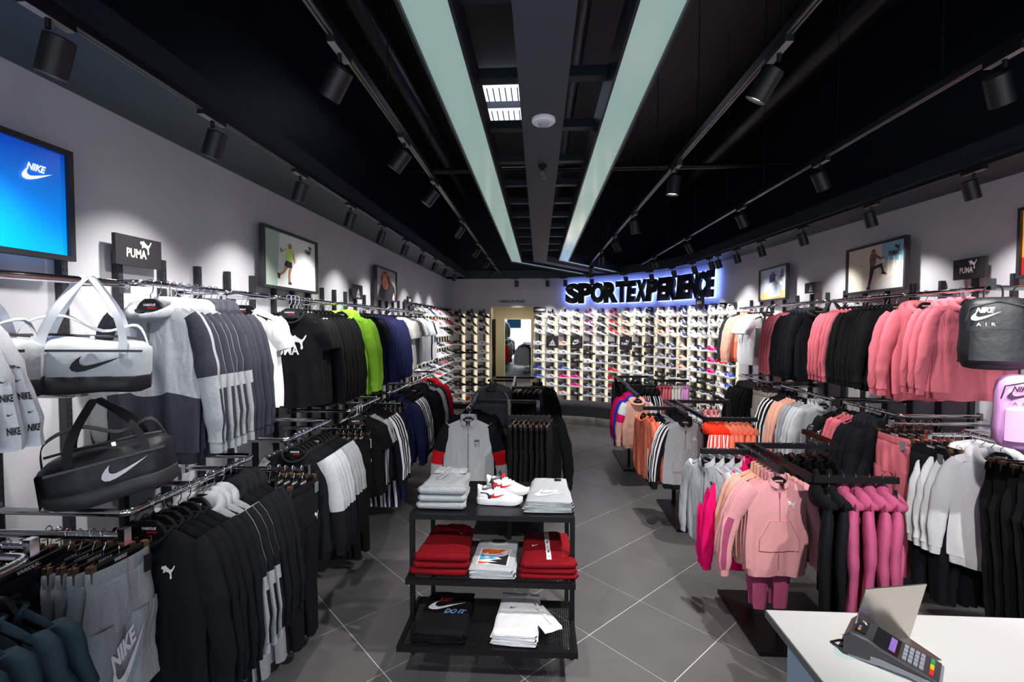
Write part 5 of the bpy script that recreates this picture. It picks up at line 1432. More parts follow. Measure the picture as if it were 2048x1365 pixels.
def duffel(desc, pos, rz, cbody, clow, cstrap, cmark, hook_h, scale=1.0, tilt=0.0, flat=.11):
    """origin = strap hook; bag hangs hook_h below"""
    t = thing('duffel_bag', desc, 'bag', 'duffel bags', pos, rz, scale); t.rotation_euler = (0, tilt, rz)
    L, H = .46, .23; zt = -hook_h; zb = zt - H
    def sec(z0f, z1f, grow=0):
        out = []
        for i in range(15):
            u = -1 + i / 7; x = u * L / 2; e = (1 - abs(u) ** 5) ** .5 if abs(u) < 1 else .05
            sag = .018 * math.sin(u * 5) + .02 * u * u
            out.append((x, (flat + .005 * math.sin(u * 11)) * max(.45, e) + grow, zt + (zb - zt) * z0f + sag * .3 + (1 - e) * .02, zt + (zb - zt) * z1f - sag * .5 - (1 - e) * .035))
        return out
    ob('bag_body', rbox_loft(L, sec(1.0, 0)).mesh('duffel_body', [cbody], ang=50), t)
    ob('base_panel', rbox_loft(L, [(x * 1.005, hd + .004, z0 - .004, z0 + (z1 - z0) * .36) for x, hd, z0, z1 in sec(1.0, 0)], pw=5).mesh('duffel_base', clow, ang=40), t)
    z = ob('zipper', MB().tube([(-.20, -.02, zt + .004), (-.1, -.022, zt + .010), (0, -.024, zt + .008), (.1, -.022, zt + .010), (.20, -.02, zt + .002)], .006, 6).mesh('duffel_zip', M_plas), t)
    ob('zip_pull', MB().box(.02, .035, -.05, -.03, zt - .03, zt + .01).mesh('zip_pull', M_chrome), z)
    fz = ob('front_zipper', MB().bar((-.20, -flat - .004, zt - .055), (.20, -flat - .004, zt - .048), .006, .01).mesh('front_zip', M_plas), t)
    for sd in (-1, 1):
        # two carry straps meeting at the hook
        y = sd * (flat - .02)
        ob('strap', ribbon([(-.12, -flat * .98 if sd < 0 else flat * .98, zt - .06), (-.12, y, zt + .005), (-.085, y * .8, zt + hook_h * .45), (-.03, y * .2, -.02), (0, 0, .012), (.03, y * .2, -.02), (.10, y * .8, zt + hook_h * .45), (.13, y, zt + .005), (.13, -flat * .98 if sd < 0 else flat * .98, zt - .06)], .032, wdir=(1, 0, .35 * sd)).mesh('strap', cstrap, ang=50), t)
    ob('shoulder_strap', ribbon([(-.22, .02, zt - .05), (-.20, .05, zt + .05), (-.08, .06, zt + .09), (.05, .06, zt + .03), (.17, .06, zt + .06), (.22, .02, zt - .05)], .035, wdir=(0, 1, .3)).mesh('strap', cstrap, ang=50), t)
    lm = logo_mb('swoosh', .17); lm.v = [(x + .05, -flat - .006 - 0 * x, z_ + zt - .105) for x, y, z_ in lm.v]
    ob('logo', lm.mesh('logo', cmark, smooth=False), t)
    ob('end_pocket', MB().add([(-L / 2 - .004, -.07, zt - .06), (-L / 2 - .004, .07, zt - .06), (-L / 2 - .012, .07, zb + .03), (-L / 2 - .012, -.07, zb + .03)], [(0, 1, 2, 3)]).mesh('end_pocket', M_mesh), t)
    return t
ny_w = mat('nylon_silver', (205, 212, 216), .45, scale=14, bump=.6); ny_k = mat('nylon_black', (26, 29, 33), .5, scale=14, bump=.6); ny_dk = mat('nylon_charcoal', (50, 52, 54), .5, scale=12, bump=.3)
ny_p = mat('nylon_pink', (222, 130, 140), .45, scale=14, bump=.6); ny_l = mat('nylon_lilac', (220, 160, 222), .5, scale=12, bump=.3); ws = mat('strap_pale', (214, 218, 226), .6); ks = mat('strap_black', (28, 28, 30), .7)
duffel('silver white duffel bag with black base hanging at the left', (-1.735, 1.745, 2.175), R(38), ny_w, ny_k, ws, M_blk, .25, .90, R(3))
duffel('black duffel bag with white tick below the silver one', (-1.77, 1.80, 1.69), R(40), ny_k, ny_dk, ks, M_white, .19, .92, R(-9))
duffel('pink duffel bag with black base hanging on the right wall', (3.02, 5.10, 2.24), R(-50), ny_p, ny_k, ks, M_white, .24, .72)
duffel('pink holdall low behind the black sweatshirts on the right', (3.08, 4.80, 1.86), R(-60), ny_p, ny_p, ny_p, M_white, .14, .8)
duffel('dark pink holdall under the black cat sweatshirt', (3.12, 4.35, 1.78), R(-60), mat('nylon_rose', (150, 40, 60), .5), ny_k, ks, M_blk, .14, .75)
# white duffel's neighbours: two paler bags behind
duffel('second silver duffel bag behind the front one at the left edge', (-1.90, 1.44, 2.175), R(40), ny_w, ny_k, ws, M_blk, .22, .95, R(2))
# small hook for the black duffel
chrome_rail([(-2.16, 1.76, 1.72), (-1.80, 1.76, 1.72), (-1.79, 1.76, 1.75)], 'short chrome hook arm holding the black duffel bag', 'bag_hook', r=.007)
def backpack(desc, pos, rz, c, mark_m, scale=1.0, word='nike', grp='backpacks'):
    t = thing('backpack', desc, 'bag', grp, pos, rz, scale)
    secs = []
    b = MB(); n = 24; vs = []; prof = [(0, .55, .5), (-.012, .78, .75), (-.04, .93, .95), (-.10, 1.0, 1.0), (-.20, 1.0, 1.08), (-.30, 1.04, 1.12), (-.37, 1.0, 1.08), (-.405, .86, .9), (-.415, .6, .55)]
    for (z, wx, dy) in prof:
        for j in range(n):
            a = 2 * PI * j / n; cc, s_ = math.cos(a), math.sin(a)
            vs.append((.145 * wx * math.copysign(abs(cc) ** .62, cc), .085 * dy * math.copysign(abs(s_) ** .7, s_) + .004 * math.sin(j * 2.1 + z * 30), z - .06))
    fs = [(i * n + j, i * n + (j + 1) % n, (i + 1) * n + (j + 1) % n, (i + 1) * n + j) for i in range(len(prof) - 1) for j in range(n)] + [tuple(range(n)), tuple((len(prof) - 1) * n + j for j in range(n))]
    ob('bag_body', b.add(vs, fs).mesh('backpack_body', c, ang=60), t)
    p = MB(); vs = []
    for (z, wx, y) in ((-.24, .80, -.088), (-.25, .86, -.112), (-.42, .90, -.118), (-.44, .84, -.094)):
        vs += [(-.14 * wx, y + .02, z), (-.11 * wx, y, z), (.11 * wx, y, z), (.14 * wx, y + .02, z)]
    ob('front_pocket', p.add(vs, [(i * 4 + j, i * 4 + j + 1, i * 4 + 5 + j, i * 4 + 4 + j) for i in range(3) for j in range(3)]).mesh('front_pocket', c, ang=50), t)
    ob('zipper', MB().tube([(-.13, -.05, -.20), (-.12, -.075, -.12), (0, -.083, -.085), (.12, -.075, -.12), (.13, -.05, -.20)], .004, 6).mesh('pack_zip', M_plas), t)
    ob('grab_handle', ribbon([(-.04, .02, -.065), (-.035, .02, .0), (0, .02, .012), (.035, .02, .0), (.04, .02, -.065)], .025, wdir=(0, 1, 0)).mesh('handle', ks), t)
    for s_ in (-1, 1): ob('shoulder_strap', ribbon([(s_ * .05, .075, -.08), (s_ * .075, .125, -.14), (s_ * .085, .13, -.26), (s_ * .10, .11, -.38), (s_ * .11, .08, -.44)], .05, .008).mesh('pack_strap', ks if c != ny_l else ny_l), t)
    m = mark_mb(word, .13); m.v = [(v[0] - .055, -.091, v[2] - .155) for v in m.v]; ob('logo', m.mesh('logo', mark_m, smooth=False), t)
    q = text_mb('AIR', .018, 0, .0, 0, 1.1, 2.2); q.v = [(v[0] - .055, -.097, v[2] - .215) for v in q.v]; ob('logo', q.mesh('logo', mark_m, smooth=False), t)
    return t
backpack('black backpack with white tick mark hanging at the right edge', (2.40, 2.66, 2.20), R(-28), ny_k, M_white, .92)
backpack('second black backpack behind the first at the right edge', (2.66, 2.78, 2.20), R(-28), ny_k, M_white, .92)
backpack('lilac backpack with dark tick mark below the black one', (2.50, 2.56, 1.80), R(-28), ny_l, mat('print_plum', (60, 24, 60), .6), .92)
backpack('black backpack half hidden beside the pink t-shirts on the right', (2.62, 4.56, 1.12), R(-30), ny_k, M_white, .8, 'puma')
chrome_rail([(3.40, 2.95, 2.215), (2.62, 2.95, 2.215), (2.40, 2.68, 2.215)], 'chrome arm carrying the black backpacks', 'bag_rail')
chrome_rail([(3.40, 2.80, 1.815), (2.70, 2.80, 1.815), (2.50, 2.58, 1.815)], 'chrome arm carrying the lilac backpack', 'bag_rail')
def tote(desc, pos, rz, s=1.0):
    t = thing('tote_bag', desc, 'bag', None, pos, rz, s)
    T_ = Torso(w=.16, wh=.17, L=.40, t=.03, neck=.01, dip=0, slope=0, top=-.30, seed=4, amp=.01)
    ob('bag_body', T_.mb(12, 8).mesh('tote_body', M_blk if False else mat('tote_black', (38, 38, 42), .6), merge=.0004), t)
    for y in (-.02, .02): ob('strap', ribbon([(-.08, y, -.31), (-.04, y * .6, -.12), (0, 0, .0), (.04, y * .6, -.12), (.08, y, -.31)], .02).mesh('tote_strap', ks), t)
    for i in range(3):
        q = text_mb('adidas', .035, 0, .0, 0, 1.0); q.v = [(v[0], -.048, v[2] - .42 - i * .07) for v in q.v]; ob('print', q.mesh('logo', M_white, smooth=False), t)
tote('black shoulder bag with white printed words beside the white t-shirts', (2.94, 6.28, 2.24), R(-35), .95)

# ================================================================= tiered display table
ST = thing('display_table', 'black steel three-tier display table in the middle aisle', 'display table', None, (-.28, 3.0, 0))
def stb(nm, m_, a, b, w=.028, h=None):
    ob(nm, MB().bar(Vector(a) - Vector((-.28, 3.0, 0)), Vector(b) - Vector((-.28, 3.0, 0)), w, h or w).mesh('table_' + nm, m_, smooth=False), ST)
X0, X1 = -.775, .212
for x in (X0 + .012, X1 - .012):
    stb('leg', M_steel, (x, 2.80, 0.02), (x, 2.80, .86)); stb('leg', M_steel, (x, 3.36, 0.02), (x, 3.36, .86))
    for y in (2.80, 3.36): ob('foot', MB().tube([(x + .28, y - 3.0, 0), (x + .28, y - 3.0, .03)], .016, 12).mesh('table_foot', M_can), ST)
def perforated(x0, x1, y0, y1, z, nm):
    b = MB(); st = .0125; r = .0035; x = x0
    nx = int((x1 - x0) / st); ny = int((y1 - y0) / st)
    b = MB()
    for i in range(nx + 1): b.box(x0 + i * st - .0028, x0 + i * st + .0028, y0, y1, z - .001, z)
    for j in range(ny + 1): b.box(x0, x1, y0 + j * st - .0028, y0 + j * st + .0028, z - .001, z + .0004)
    return b
for (nm, y0, y1, z, solid) in (('top_shelf', 2.78, 3.40, .865, True), ('middle_shelf', 2.68, 3.20, .52, False), ('bottom_shelf', 2.50, 2.98, .245, False)):
    f = MB(); g_ = .022
    f.box(X0 + .28, X1 + .28, y0 - 3, y0 - 3 + g_, z - .032, z); f.box(X0 + .28, X1 + .28, y1 - 3 - g_, y1 - 3, z - .032, z)
    f.box(X0 + .28, X0 + .28 + g_, y0 - 3 + g_, y1 - 3 - g_, z - .032, z); f.box(X1 + .28 - g_, X1 + .28, y0 - 3 + g_, y1 - 3 - g_, z - .032, z)
    o = ob(nm, f.mesh('shelf_frame', M_steel, smooth=False), ST)
    if solid: ob('panel', MB().box(X0 + .30, X1 + .26, y0 - 3 + .02, y1 - 3 - .02, z - .012, z - .003).mesh('shelf_panel', M_mesh, smooth=False), o)
    else: ob('perforated_panel', perforated(X0 + .30, X1 + .26, y0 - 3 + .02, y1 - 3 - .02, z - .004, nm).mesh('perforated_panel', M_mesh, smooth=False), o)
# ---- folded clothes
def pillow(w, d, h, seed=0, nx=22, ny=18, bump=.006, taper=0.0, roundness=5):
    r = random.Random(seed); ph = [r.uniform(0, 6) for _ in range(6)]
    b = MB(); vs = []
    for side in (1, -1):
        for j in range(ny + 1):
            for i in range(nx + 1):
                u = -1 + 2 * i / nx; v = -1 + 2 * j / ny
                e = ((1 - abs(u) ** roundness) * (1 - abs(v) ** roundness)) ** .5
                ww = w / 2 * (1 - taper * (v + 1) / 2)
                wob = 1 + .018 * math.sin(v * 5 + ph[0]) ; x = u * ww * wob; y = v * d / 2 * (1 + .015 * math.sin(u * 6 + ph[1]))
                z = h / 2 + side * h / 2 * e
                if side > 0: z += bump * e * (math.sin(u * 4 + v * 3 + ph[2]) * .6 + math.sin(u * 9 - v * 5 + ph[3]) * .4)
                vs.append((x, y, z))
    N_ = (nx + 1) * (ny + 1)
    fs = [(s_ * N_ + j * (nx + 1) + i, s_ * N_ + j * (nx + 1) + i + 1, s_ * N_ + (j + 1) * (nx + 1) + i + 1, s_ * N_ + (j + 1) * (nx + 1) + i) for s_ in (0, 1) for j in range(ny) for i in range(nx)]
    b.add(vs, fs); return b
def pillow_z(x, y, w, d, h, seed, bump, taper, roundness):
    r = random.Random(seed); ph = [r.uniform(0, 6) for _ in range(6)]
    v = max(-.99, min(.99, y / (d / 2))); u = max(-.99, min(.99, x / (w / 2 * (1 - taper * (v + 1) / 2))))
    e = ((1 - abs(u) ** roundness) * (1 - abs(v) ** roundness)) ** .5
    return h / 2 + h / 2 * e + bump * e * (math.sin(u * 4 + v * 3 + ph[2]) * .6 + math.sin(u * 9 - v * 5 + ph[3]) * .4)
def folded(nm, desc, cat, group, x, y, z, w, d, h, c, seed=0, rz=0.0, taper=0.0, parts=(), rnd_=5):
    t = thing(nm, desc, cat, group, (x, y, z), rz)
    bm_ = .0022 if h < .03 else .005
    ob('folded_body', pillow(w, d, h, seed, taper=taper, roundness=rnd_, bump=bm_).mesh('folded_cloth', F(c), ang=70, merge=.0003), t)
    for k, (off, rr_) in enumerate(((.46, .44),) if h > .03 else ((.30, .20), (.68, .20))):   # rolled fold edges at the front
        ob('fold', MB().tube([(-w / 2 * .97, -d / 2 * .90, h * off), (-w / 2 * .90, -d / 2 * .97, h * off), (0, -d / 2 * 1.0, h * off + .001), (w / 2 * .90, -d / 2 * .97, h * off), (w / 2 * .97, -d / 2 * .90, h * off)], [h * rr_ * q_ for q_ in (.7, 1, 1, 1, .7)], 12).mesh('fold_edge', F(c)), t)
    for ri, (pn, me, l) in enumerate(parts):
        if pn in ('logo', 'print', 'lettering', 'print_shape', 'print_ground', 'side_tape', 'tape_print', 'swing_tag', 'neck_inside'):
            for vv in me.vertices: vv.co.z = pillow_z(vv.co.x, vv.co.y, w, d, h, seed, bm_, taper, rnd_) + .0016 + .0003 * ri + (.0012 if pn in ('swing_tag', 'logo', 'tape_print', 'lettering') else 0)
        o = ob(pn, me, t)
        if l: o['label'] = l
    return t
def gridxy(x0, x1, y0, y1, nx, ny):
    return MB().add([(x0 + (x1 - x0) * i / nx, y0 + (y1 - y0) * j / ny, 0) for j in range(ny + 1) for i in range(nx + 1)],
                    [(j * (nx + 1) + i, j * (nx + 1) + i + 1, (j + 1) * (nx + 1) + i + 1, (j + 1) * (nx + 1) + i) for j in range(ny) for i in range(nx)])
def flat_print(b, zt, cx=0, cy=0, rot=0.0):
    """lay a print flat on top: XZ drawing becomes XY"""
    c, s_ = math.cos(rot), math.sin(rot); out = MB()
    out.add([((x * c - z * s_) + cx, (x * s_ + z * c) + cy, zt - y) for x, y, z in b.v], b.f); return out
TOPZ = .866
# grey hoodies, three in a pile
for i in range(3):
    w = .30 - .008 * i
    pr = []
    if i == 2:
        hd = pillow(.22, .10, .030, 9, 14, 8, .008); hd.v = [(v[0], v[1] + .115, v[2] + .045) for v in hd.v]
        pr = [('hood', hd.mesh('folded_hood', F('grey'), merge=.0003), None), ('logo', flat_print(logo_mb('swoosh', .028), .066, .075, .02).mesh('logo', F('white'), smooth=False), None),
              ('drawstring', MB().tube([(-.02, .10, .078), (-.03, .03, .068), (-.055, -.03, .066), (-.045, -.06, .065)], .0035, 6).mesh('string', F('grey')), None), ('drawstring', MB().tube([(.01, .10, .078), (.0, .03, .068), (-.02, -.04, .066)], .0035, 6).mesh('string', F('grey')), None)]
    folded('folded_hoodie', f'folded pale grey hoodie in the pile on the top tier, {["bottom", "middle", "top"][i]} one', 'hoodie', 'grey folded hoodies', -.60 + .004 * i, 3.03, TOPZ + .045 * i, w, .34, .058 if i == 2 else .050, 'grey', 20 + i, R([0, 1.5, -1][i]), .10, pr)
# grey shorts pile on the right
for i in range(5):
    pr = []
    if i == 4: pr = [('logo', flat_print(mark_mb('nike', .20), .0205, .0, -.09, R(4)).mesh('logo', F('white'), smooth=False), 'large white tick print with lettering'), ('swing_tag', MB().box(.03, .075, .14, .19, .016, .019).mesh('swing_tag', M_blk), 'black swing tag')]
    folded('folded_shorts', f'folded grey marl shorts on the top tier right pile, {["bottom", "second from bottom", "middle", "second from top", "top"][i]} one', 'shorts', 'grey folded shorts', .055 + .004 * i, 3.06, TOPZ + .014 * i, .31 - .006 * i, .46, .018, 'grey', 30 + i, R([2, -1, 1, 0, -2][i]), .25, pr, 9)
# the pair of white and red sneakers
for k, (x, y, z, a) in enumerate(((-.245, 2.98, TOPZ, 4), (-.205, 3.13, TOPZ + .012, 8))):
    t = thing('sneaker', f'white sneaker with red tick on the top tier, {"front" if k == 0 else "rear"} one of the pair', 'shoe', 'pair of white and red sneakers', (x, y, z), R(-a), 1.03)
    for (pn, me) in shoe_proto('w', 'swoosh', 'r', 'w', 2): ob(pn, me, t)
    hp = MB()
    for sd in (-1, 1):
        vs = []
        for (xx, zz) in ((-.125, .034), (-.06, .030), (-.03, .045), (-.075, .062), (-.115, .064)):
            w_, h_ = shoe_profile(xx / .275 + .5); q = min(1, max(0, (zz - .026) / (h_ - .026))) ** (1 / .62); vs.append((xx, sd * (w_ * (math.sqrt(max(0, 1 - q * q)) ** .55) + .0012), zz))
        hp.add([(v_[0], v_[1], v_[2] * 1.2) for v_ in vs], [tuple(range(5))])
    ob('heel_panel', hp.mesh('heel_panel', shoe_mat('k'), smooth=False), t)
    au = MB()
    for sd in (-1, 1): au.cbox((-.095, sd * .033, .014), (.05, .012, .010))
    ob('air_window', au.mesh('air_window', shoe_mat('r')), t)
    ob('tongue', MB().cbox((-.045, 0, .122), (.008, .045, .045), 0, Matrix.Rotation(R(-35), 3, 'Y')).mesh('tongue', shoe_mat('k')), t); ob('lace_loop', MB().cbox((-.03, 0, .112), (.02, .05, .012), 0, Matrix.Rotation(R(20), 3, 'Y')).mesh('loop', shoe_mat('r')), t)
    ob('insole', MB().cbox((-.078, 0, .098), (.05, .038, .004)).mesh('insole', shoe_mat('w')), t)
    ob('toe_rand', MB().cbox((.1, 0, .022), (.03, .06, .008)).mesh('rand', shoe_mat('w')), t)
MZ = .522
for i in range(3):
    pr = [('logo', flat_print(logo_mb('swoosh', .045), .064, .085, .06, R(-25)).mesh('logo', F('white'), smooth=False), None), ('hood', (lambda q: q.mesh('folded_hood', F('darkred'), merge=.0003))((lambda q: (setattr(q, 'v', [(v[0], v[1] + .13, v[2] + .035) for v in q.v]), q)[1])(pillow(.24, .09, .035, 5, 14, 8, .008))), None)] if i == 2 else []
    folded('folded_hoodie', f'folded dark red hoodie on the middle tier left pile, {["bottom", "middle", "top"][i]} one', 'hoodie', 'dark red folded hoodies', -.585 + .008 * i, 2.93, MZ + .042 * i, .345 - .012 * i, .40, .055 if i == 2 else .046, 'darkred', 40 + i, R([-2, 1, 0][i]), .15, pr)
    tp = []
    if i == 2:
        tb = gridxy(-.014, .014, -.19, .20, 2, 24)
        tp = [('side_tape', tb.mesh('side_tape', F('white'), smooth=False), 'white lettered tape'), ('logo', flat_print(logo_mb('swoosh', .05), .050, -.075, -.02, R(15)).mesh('logo', F('white'), smooth=False), None), ('swing_tag', MB().box(.03, .08, .14, .185, .045, .048).mesh('swing_tag', M_blk), 'black swing tag')]
        for q in range(6):
            bb = text_mb('NIKE', .014, 0, .03, 0, .8) if q % 2 else logo_mb('swoosh', .024)
            tp.append(('tape_print', flat_print(bb, .0485, .0, -.16 + q * .062, R(80)).mesh('tape_print', M_blk, smooth=False), None))
    folded('folded_trousers', f'folded dark red taped trousers on the middle tier, {["bottom", "middle", "top"][i]} one', 'trousers', 'dark red folded trousers', .055, 2.93, MZ + .032 * i, .345 - .014 * i, .42, .046 if i == 2 else .036, 'darkred', 50 + i, R([1, 0, 2][i]), .10, tp, 7)
for i in range(4):
    pr = []
    if i == 3:
        pm = gridxy(-.095, .095, -.15, .055, 10, 10)
        art = []
        def band(c, P, z_): art.append(('print_shape', flat_print(MB().add([(x, 0, y) for x, y in P], [tuple(range(len(P)))]), z_).mesh('print_shape', mat('art_' + c, {'orange': (236, 92, 40), 'blue': (70, 165, 205), 'black': (30, 28, 34), 'lavender': (206, 160, 214), 'white': (238, 238, 240)}[c], .7), smooth=False), None))
        band('orange', [(-.085, .045), (.085, .045), (.085, .005), (.02, -.01), (-.03, -.015), (-.085, -.01)], .0190)
        band('lavender', [(.085, .005), (.085, -.015), (-.01, -.04), (-.04, -.03), (.02, -.01)], .0192)
        band('blue', [(-.085, -.02), (-.02, -.03), (.03, -.045), (-.01, -.055), (.02, -.07), (-.04, -.08), (-.085, -.10), (-.085, -.06)], .0194)
        band('black', [(.085, -.015), (.085, -.145), (.0, -.135), (-.04, -.125), (.03, -.11), (-.02, -.095), (.05, -.075), (.02, -.05), (.06, -.04)], .0196)
        band('orange', [(-.085, -.115), (-.02, -.12), (-.05, -.14), (-.085, -.145)], .0198)
        q = text_mb('NIKE', .024, 0, .03, .3, .9)
        pr = [('print_ground', pm.mesh('print_ground', F('white'), smooth=False), None)] + art + [('lettering', flat_print(q, .0202, -.005, .03).mesh('lettering', mat('art_yellow', (240, 170, 60), .7), smooth=False), None),
              ('logo', flat_print(logo_mb('swoosh', .14), .0204, .0, -.02).mesh('logo', F('white'), smooth=False), None),
              ('collar', MB().tube([(.055 * math.cos(a), .155 + .045 * math.sin(a), .018) for a in [PI + PI * k_ / 12 for k_ in range(13)]], .006, 8).mesh('folded_collar', F('lightgrey')), None), ('neck_inside', MB().add([(.05 * math.cos(2 * PI * k_ / 14), .165 + .03 * math.sin(2 * PI * k_ / 14), .0195) for k_ in range(14)], [tuple(range(14))]).mesh('neck_inside', M_blk), None)]
    folded('folded_t_shirt', f'folded grey t-shirt with flame-coloured print on the middle tier, {["bottom", "second", "third", "top"][i]} one', 't-shirt', 'grey printed folded t-shirts', -.268, 2.90, MZ + .014 * i, .275 - .004 * i, .40, .017, 'lightgrey', 60 + i, R([1, -1, 0, -3][i]), .05, pr, 10)
BZ = .248
for i in range(3):
    pr = []
    if i == 2:
        a_ = text_mb('JUST', .046, 0, .04, .30, .85); b_ = text_mb('DO IT', .042, 0, .05, .30, .85); sw = logo_mb('swoosh', .22)
        pr = [('print', flat_print(a_, .0215, -.025, .105, R(2)).mesh('lettering', mat('print_scarlet', (226, 40, 34), .6), smooth=False), 'red lettering'), ('logo', flat_print(sw, .0212, -.01, .045).mesh('logo', F('white'), smooth=False), None),
              ('print', flat_print(b_, .0219, .055, -.005).mesh('lettering', mat('print_sky_blue', (120, 160, 205), .6), smooth=False), 'pale blue lettering')]
    folded('folded_t_shirt', f'folded black t-shirt with red and blue lettering on the bottom tier, {["bottom", "middle", "top"][i]} one', 't-shirt', 'black printed folded t-shirts', -.545, 2.74, BZ + .018 * i, .295 - .004 * i, .42, .021, 'jet', 70 + i, R([-1, 1, -2][i]), .03, pr, 9)
for i in range(4):
    pr = []
    if i == 3:
        sl_ = pillow(.12, .24, .020, 3, 10, 10, .004); Mx = Matrix.Translation((.155, -.03, -.004)) @ Matrix.Rotation(R(32), 4, 'Z'); sl_.xf(Mx)
        tp_ = MB().box(-.012, .012, -.13, .17, .0, .0008); tp_.xf(Matrix.Translation((.135, .02, .0205)) @ Matrix.Rotation(R(32), 4, 'Z'))
        pr = [('sleeve', sl_.mesh('folded_sleeve', F('white'), merge=.0003), None), ('logo', flat_print(logo_mb('swoosh', .04), .0205, -.03, .04).mesh('logo', M_blk, smooth=False), None), ('shoulder_tape', tp_.mesh('tape', F('white'), smooth=False), 'lettered shoulder tape')]
        for q in range(5):
            bb = text_mb('NIKE', .014, 0, .03, 0, .8) if q % 2 else logo_mb('swoosh', .022)
            px_, py_ = .135 - math.sin(R(32)) * (-.09 + q * .055), .02 + math.cos(R(32)) * (-.09 + q * .055)
            pr.append(('tape_print', flat_print(bb, .0222, px_, py_, R(32 + 90)).mesh('tape_print', M_blk, smooth=False), None))
    folded('folded_t_shirt', f'folded white t-shirt with taped sleeve on the bottom tier, {["bottom", "second", "third", "top"][i]} one', 't-shirt', 'white folded t-shirts', -.12, 2.735, BZ + .016 * i, .26 - .004 * i, .42, .019, 'white', 80 + i, R([-4, -2, -5, -3][i]), .08, pr, 9)

# ================================================================= counter, metal stand, card terminal
CT_ = thing('sales_counter', 'white sales counter in the lower right corner', 'counter', None, (1.6, 1.1, 0))
def cb(nm, x0, x1, y0, y1, z0, z1, m_): return ob(nm, MB().box(x0 - 1.6, x1 - 1.6, y0 - 1.1, y1 - 1.1, z0, z1).mesh('counter_' + nm, m_, smooth=False), CT_)
top = cb('worktop', .797, 2.6, .55, 1.683, .975, 1.0, M_counter)
cb('edge_band', .793, .797, .55, 1.685, .974, .999, M_edge); cb('edge_band', .797, 2.6, 1.683, 1.687, .974, .999, M_edge)
cb('side_panel', .86, .89, .6, 1.66, .03, .975, M_counter_s); cb('back_panel', .89, 2.58, 1.62, 1.66, .03, .975, M_counter_s); cb('plinth', .90, 2.56, .6, 1.60, 0, .03, M_steel)
t = thing('round_sticker', 'faint pale round sticker on the white counter', 'sticker', None, (.93, 1.47, 1.0005))
ob('disc', lathe([(0.0001, .0004), (.028, .0004), (.028, 0)], 28).mesh('disc', mat('sticker_pale', (208, 226, 226), .4)), t)
# bent brushed steel document stand
t = thing('metal_sign_stand', 'bent brushed steel plate stand on the counter behind the card terminal', 'stand', None, (1.075, 1.53, 1.0), R(11))
ob('upright_plate', MB().add([(-.105, 0, 0), (.105, 0, 0), (.105, -.05, .205), (-.105, -.05, .205), (-.105, .004, 0), (.105, .004, 0), (.105, -.046, .206), (-.105, -.046, .206)], [(0, 1, 2, 3), (7, 6, 5, 4), (0, 4, 5, 1), (1, 5, 6, 2), (2, 6, 7, 3), (3, 7, 4, 0)]).mesh('plate', M_brush, smooth=False), t)
ob('base_plate', MB().box(-.105, .105, -.10, .004, .0005, .004).mesh('plate', M_brush, smooth=False), t)
# card terminal
t = thing('card_terminal', 'dark grey card payment terminal with purple screen on the counter', 'card terminal', None, (1.045, 1.440, 1.001), R(48), (1.4, 1.08, 1.15))
# local: length along Y (tail -Y = keypad end), head +Y
prof = [(-.10, .012, .020), (-.06, .012, .030), (.02, .012, .048), (.045, .010, .062), (.085, .006, .066), (.10, .006, .050)]
b = MB(); vs = []
for (y, z0, z1) in prof:
    hw = .040 if y < .03 else .044
    vs += [(-hw, y, z0), (hw, y, z0), (hw * 1.0, y, z1 - .004), (hw * .93, y, z1), (-hw * .93, y, z1), (-hw, y, z1 - .004)]
fs = [(i * 6 + j, i * 6 + (j + 1) % 6, (i + 1) * 6 + (j + 1) % 6, (i + 1) * 6 + j) for i in range(5) for j in range(6)] + [tuple(range(6)), tuple(30 + j for j in range(6))]
ob('case', b.add(vs, fs).mesh('terminal_case', M_plas, ang=30), t)
b = MB(); vs = []
for (y, z0, z1) in ((-.105, 0, .012), (-.09, .0, .016), (-.04, .008, .018), (.02, .006, .022), (.07, 0, .022), (.09, 0, .012)): vs += [(-.043, y, z0), (.043, y, z0), (.043, y, z1), (-.043, y, z1)]
ob('lower_shell', b.add(vs, [(i * 4 + j, i * 4 + (j + 1) % 4, (i + 1) * 4 + (j + 1) % 4, (i + 1) * 4 + j) for i in range(5) for j in range(4)] + [(0, 1, 2, 3), (20, 21, 22, 23)]).mesh('terminal_shell', M_plasg, ang=30), t)
def sl(y): # top height
    for i in range(len(prof) - 1):
        if prof[i][0] <= y <= prof[i + 1][0]: return prof[i][2] + (prof[i + 1][2] - prof[i][2]) * (y - prof[i][0]) / (prof[i + 1][0] - prof[i][0])
def pad(nm, x0, x1, y0, y1, m_, h=.0015, par=None):
    return ob(nm, MB().add([(x0, y0, sl(y0) + h), (x1, y0, sl(y0) + h), (x1, y1, sl(y1) + h), (x0, y1, sl(y1) + h), (x0, y0, sl(y0) - .002), (x1, y0, sl(y0) - .002), (x1, y1, sl(y1) - .002), (x0, y1, sl(y1) - .002)], [(0, 1, 2, 3), (0, 4, 5, 1), (1, 5, 6, 2), (2, 6, 7, 3), (3, 7, 4, 0)]).mesh(nm, m_, smooth=False), par or t)
bz = pad('screen_bezel', -.034, .034, -.018, .036, mat('bezel', (18, 18, 20), .15), .0012)
pad('screen', -.027, .027, -.010, .030, mat('screen_purple', (118, 88, 158), .2, emit=(118, 88, 168), estr=.5), .0022, bz)
kg = mat('key_grey', (150, 156, 166), .5)
for r_ in range(4):
    for c_ in range(4):
        m_ = kg
        x = -.030 + c_ * .0155; y = -.034 - r_ * .0115
        pad('key', x, x + .0125, y, y + .0085, kg, .0030)
for i, c_ in enumerate(((40, 160, 90), (238, 190, 30), (226, 44, 40))):
    x = -.030 + (2 - i) * .0215; pad('key', x, x + .018, -.088, -.080, mat(f'key_c{i}', c_, .5), .0032)['label'] = ['green key', 'yellow key', 'red key'][i]
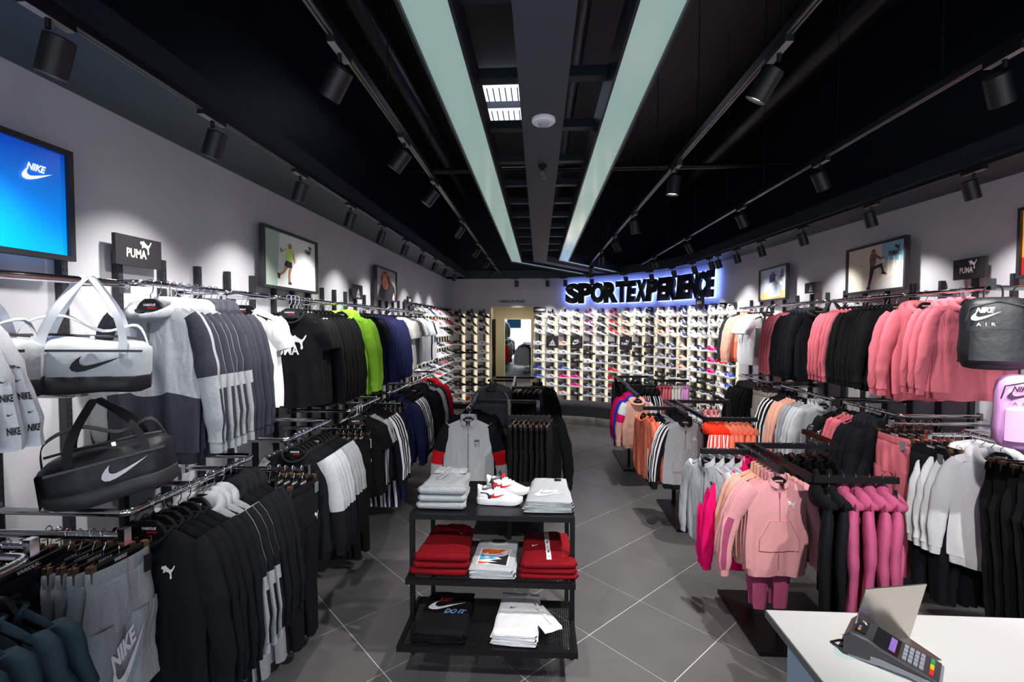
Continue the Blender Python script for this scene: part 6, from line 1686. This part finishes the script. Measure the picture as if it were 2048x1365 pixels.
rd = ob('reader_window', MB().box(-.03, .03, .052, .078, .0655, .0668).mesh('reader_window', mat('bezel', (18, 18, 20), .15), smooth=False), t)
for i, c_ in enumerate(((240, 180, 40), (230, 70, 50), (90, 160, 220))): ob('indicator', MB().box(-.022 + i * .007, -.017 + i * .007, .066, .072, .067, .0675).mesh('indicator', mat(f'ind{i}', c_, .4), smooth=False), rd)
ob('contactless_mark', MB().tube([(.008, .058, .068), (.014, .062, .068), (.018, .068, .068)], .0022, 6).mesh('mark', M_white), rd)
ob('cable', MB().tube([(-.02, .088, .012), (-.03, .115, .006), (-.02, .135, .003), (0, .12, .003), (.01, .10, .004)], .0028, 8).mesh('cable', M_can), t)

# ================================================================= curved bench
BE = thing('curved_bench', 'curved black upholstered bench in front of the curved shoe wall', 'bench', None, (.9, 9.6, 0))
arc = [(.02, 9.62), (.25, 9.50), (.52, 9.42), (.82, 9.36), (1.10, 9.24), (1.36, 9.06), (1.56, 8.82), (1.70, 8.54), (1.78, 8.24)]
front = arc; back = offs(arc, -.55); vs = []; B = MB()
for p, q in zip(front, back): vs += [(p[0] - .9, p[1] - 9.6, .20), (p[0] - .9, p[1] - 9.6, .40), (p[0] - .9 + (q[0] - p[0]) * .06, p[1] - 9.6 + (q[1] - p[1]) * .06, .43), (q[0] - .9, q[1] - 9.6, .43), (q[0] - .9, q[1] - 9.6, .20)]
fs = [(i * 5 + j, i * 5 + (j + 1) % 5, (i + 1) * 5 + (j + 1) % 5, (i + 1) * 5 + j) for i in range(len(arc) - 1) for j in range(5)] + [tuple(range(5)), tuple((len(arc) - 1) * 5 + j for j in range(5))]
ob('seat', B.add(vs, fs).mesh('bench_seat', M_leather, ang=45), BE)
for (x, y) in ((.12, 9.66), (1.12, 9.34), (1.72, 8.5), (.3, 9.95), (1.45, 9.4)): ob('leg', MB().tube([(x - .9, y - 9.6, 0), (x - .9, y - 9.6, .21)], .018, 12).mesh('bench_leg', M_chrome), BE)

write_labels()
print('objects', len(bpy.data.objects), 'tris', sum(len(m.polygons) * 2 for m in bpy.data.meshes))
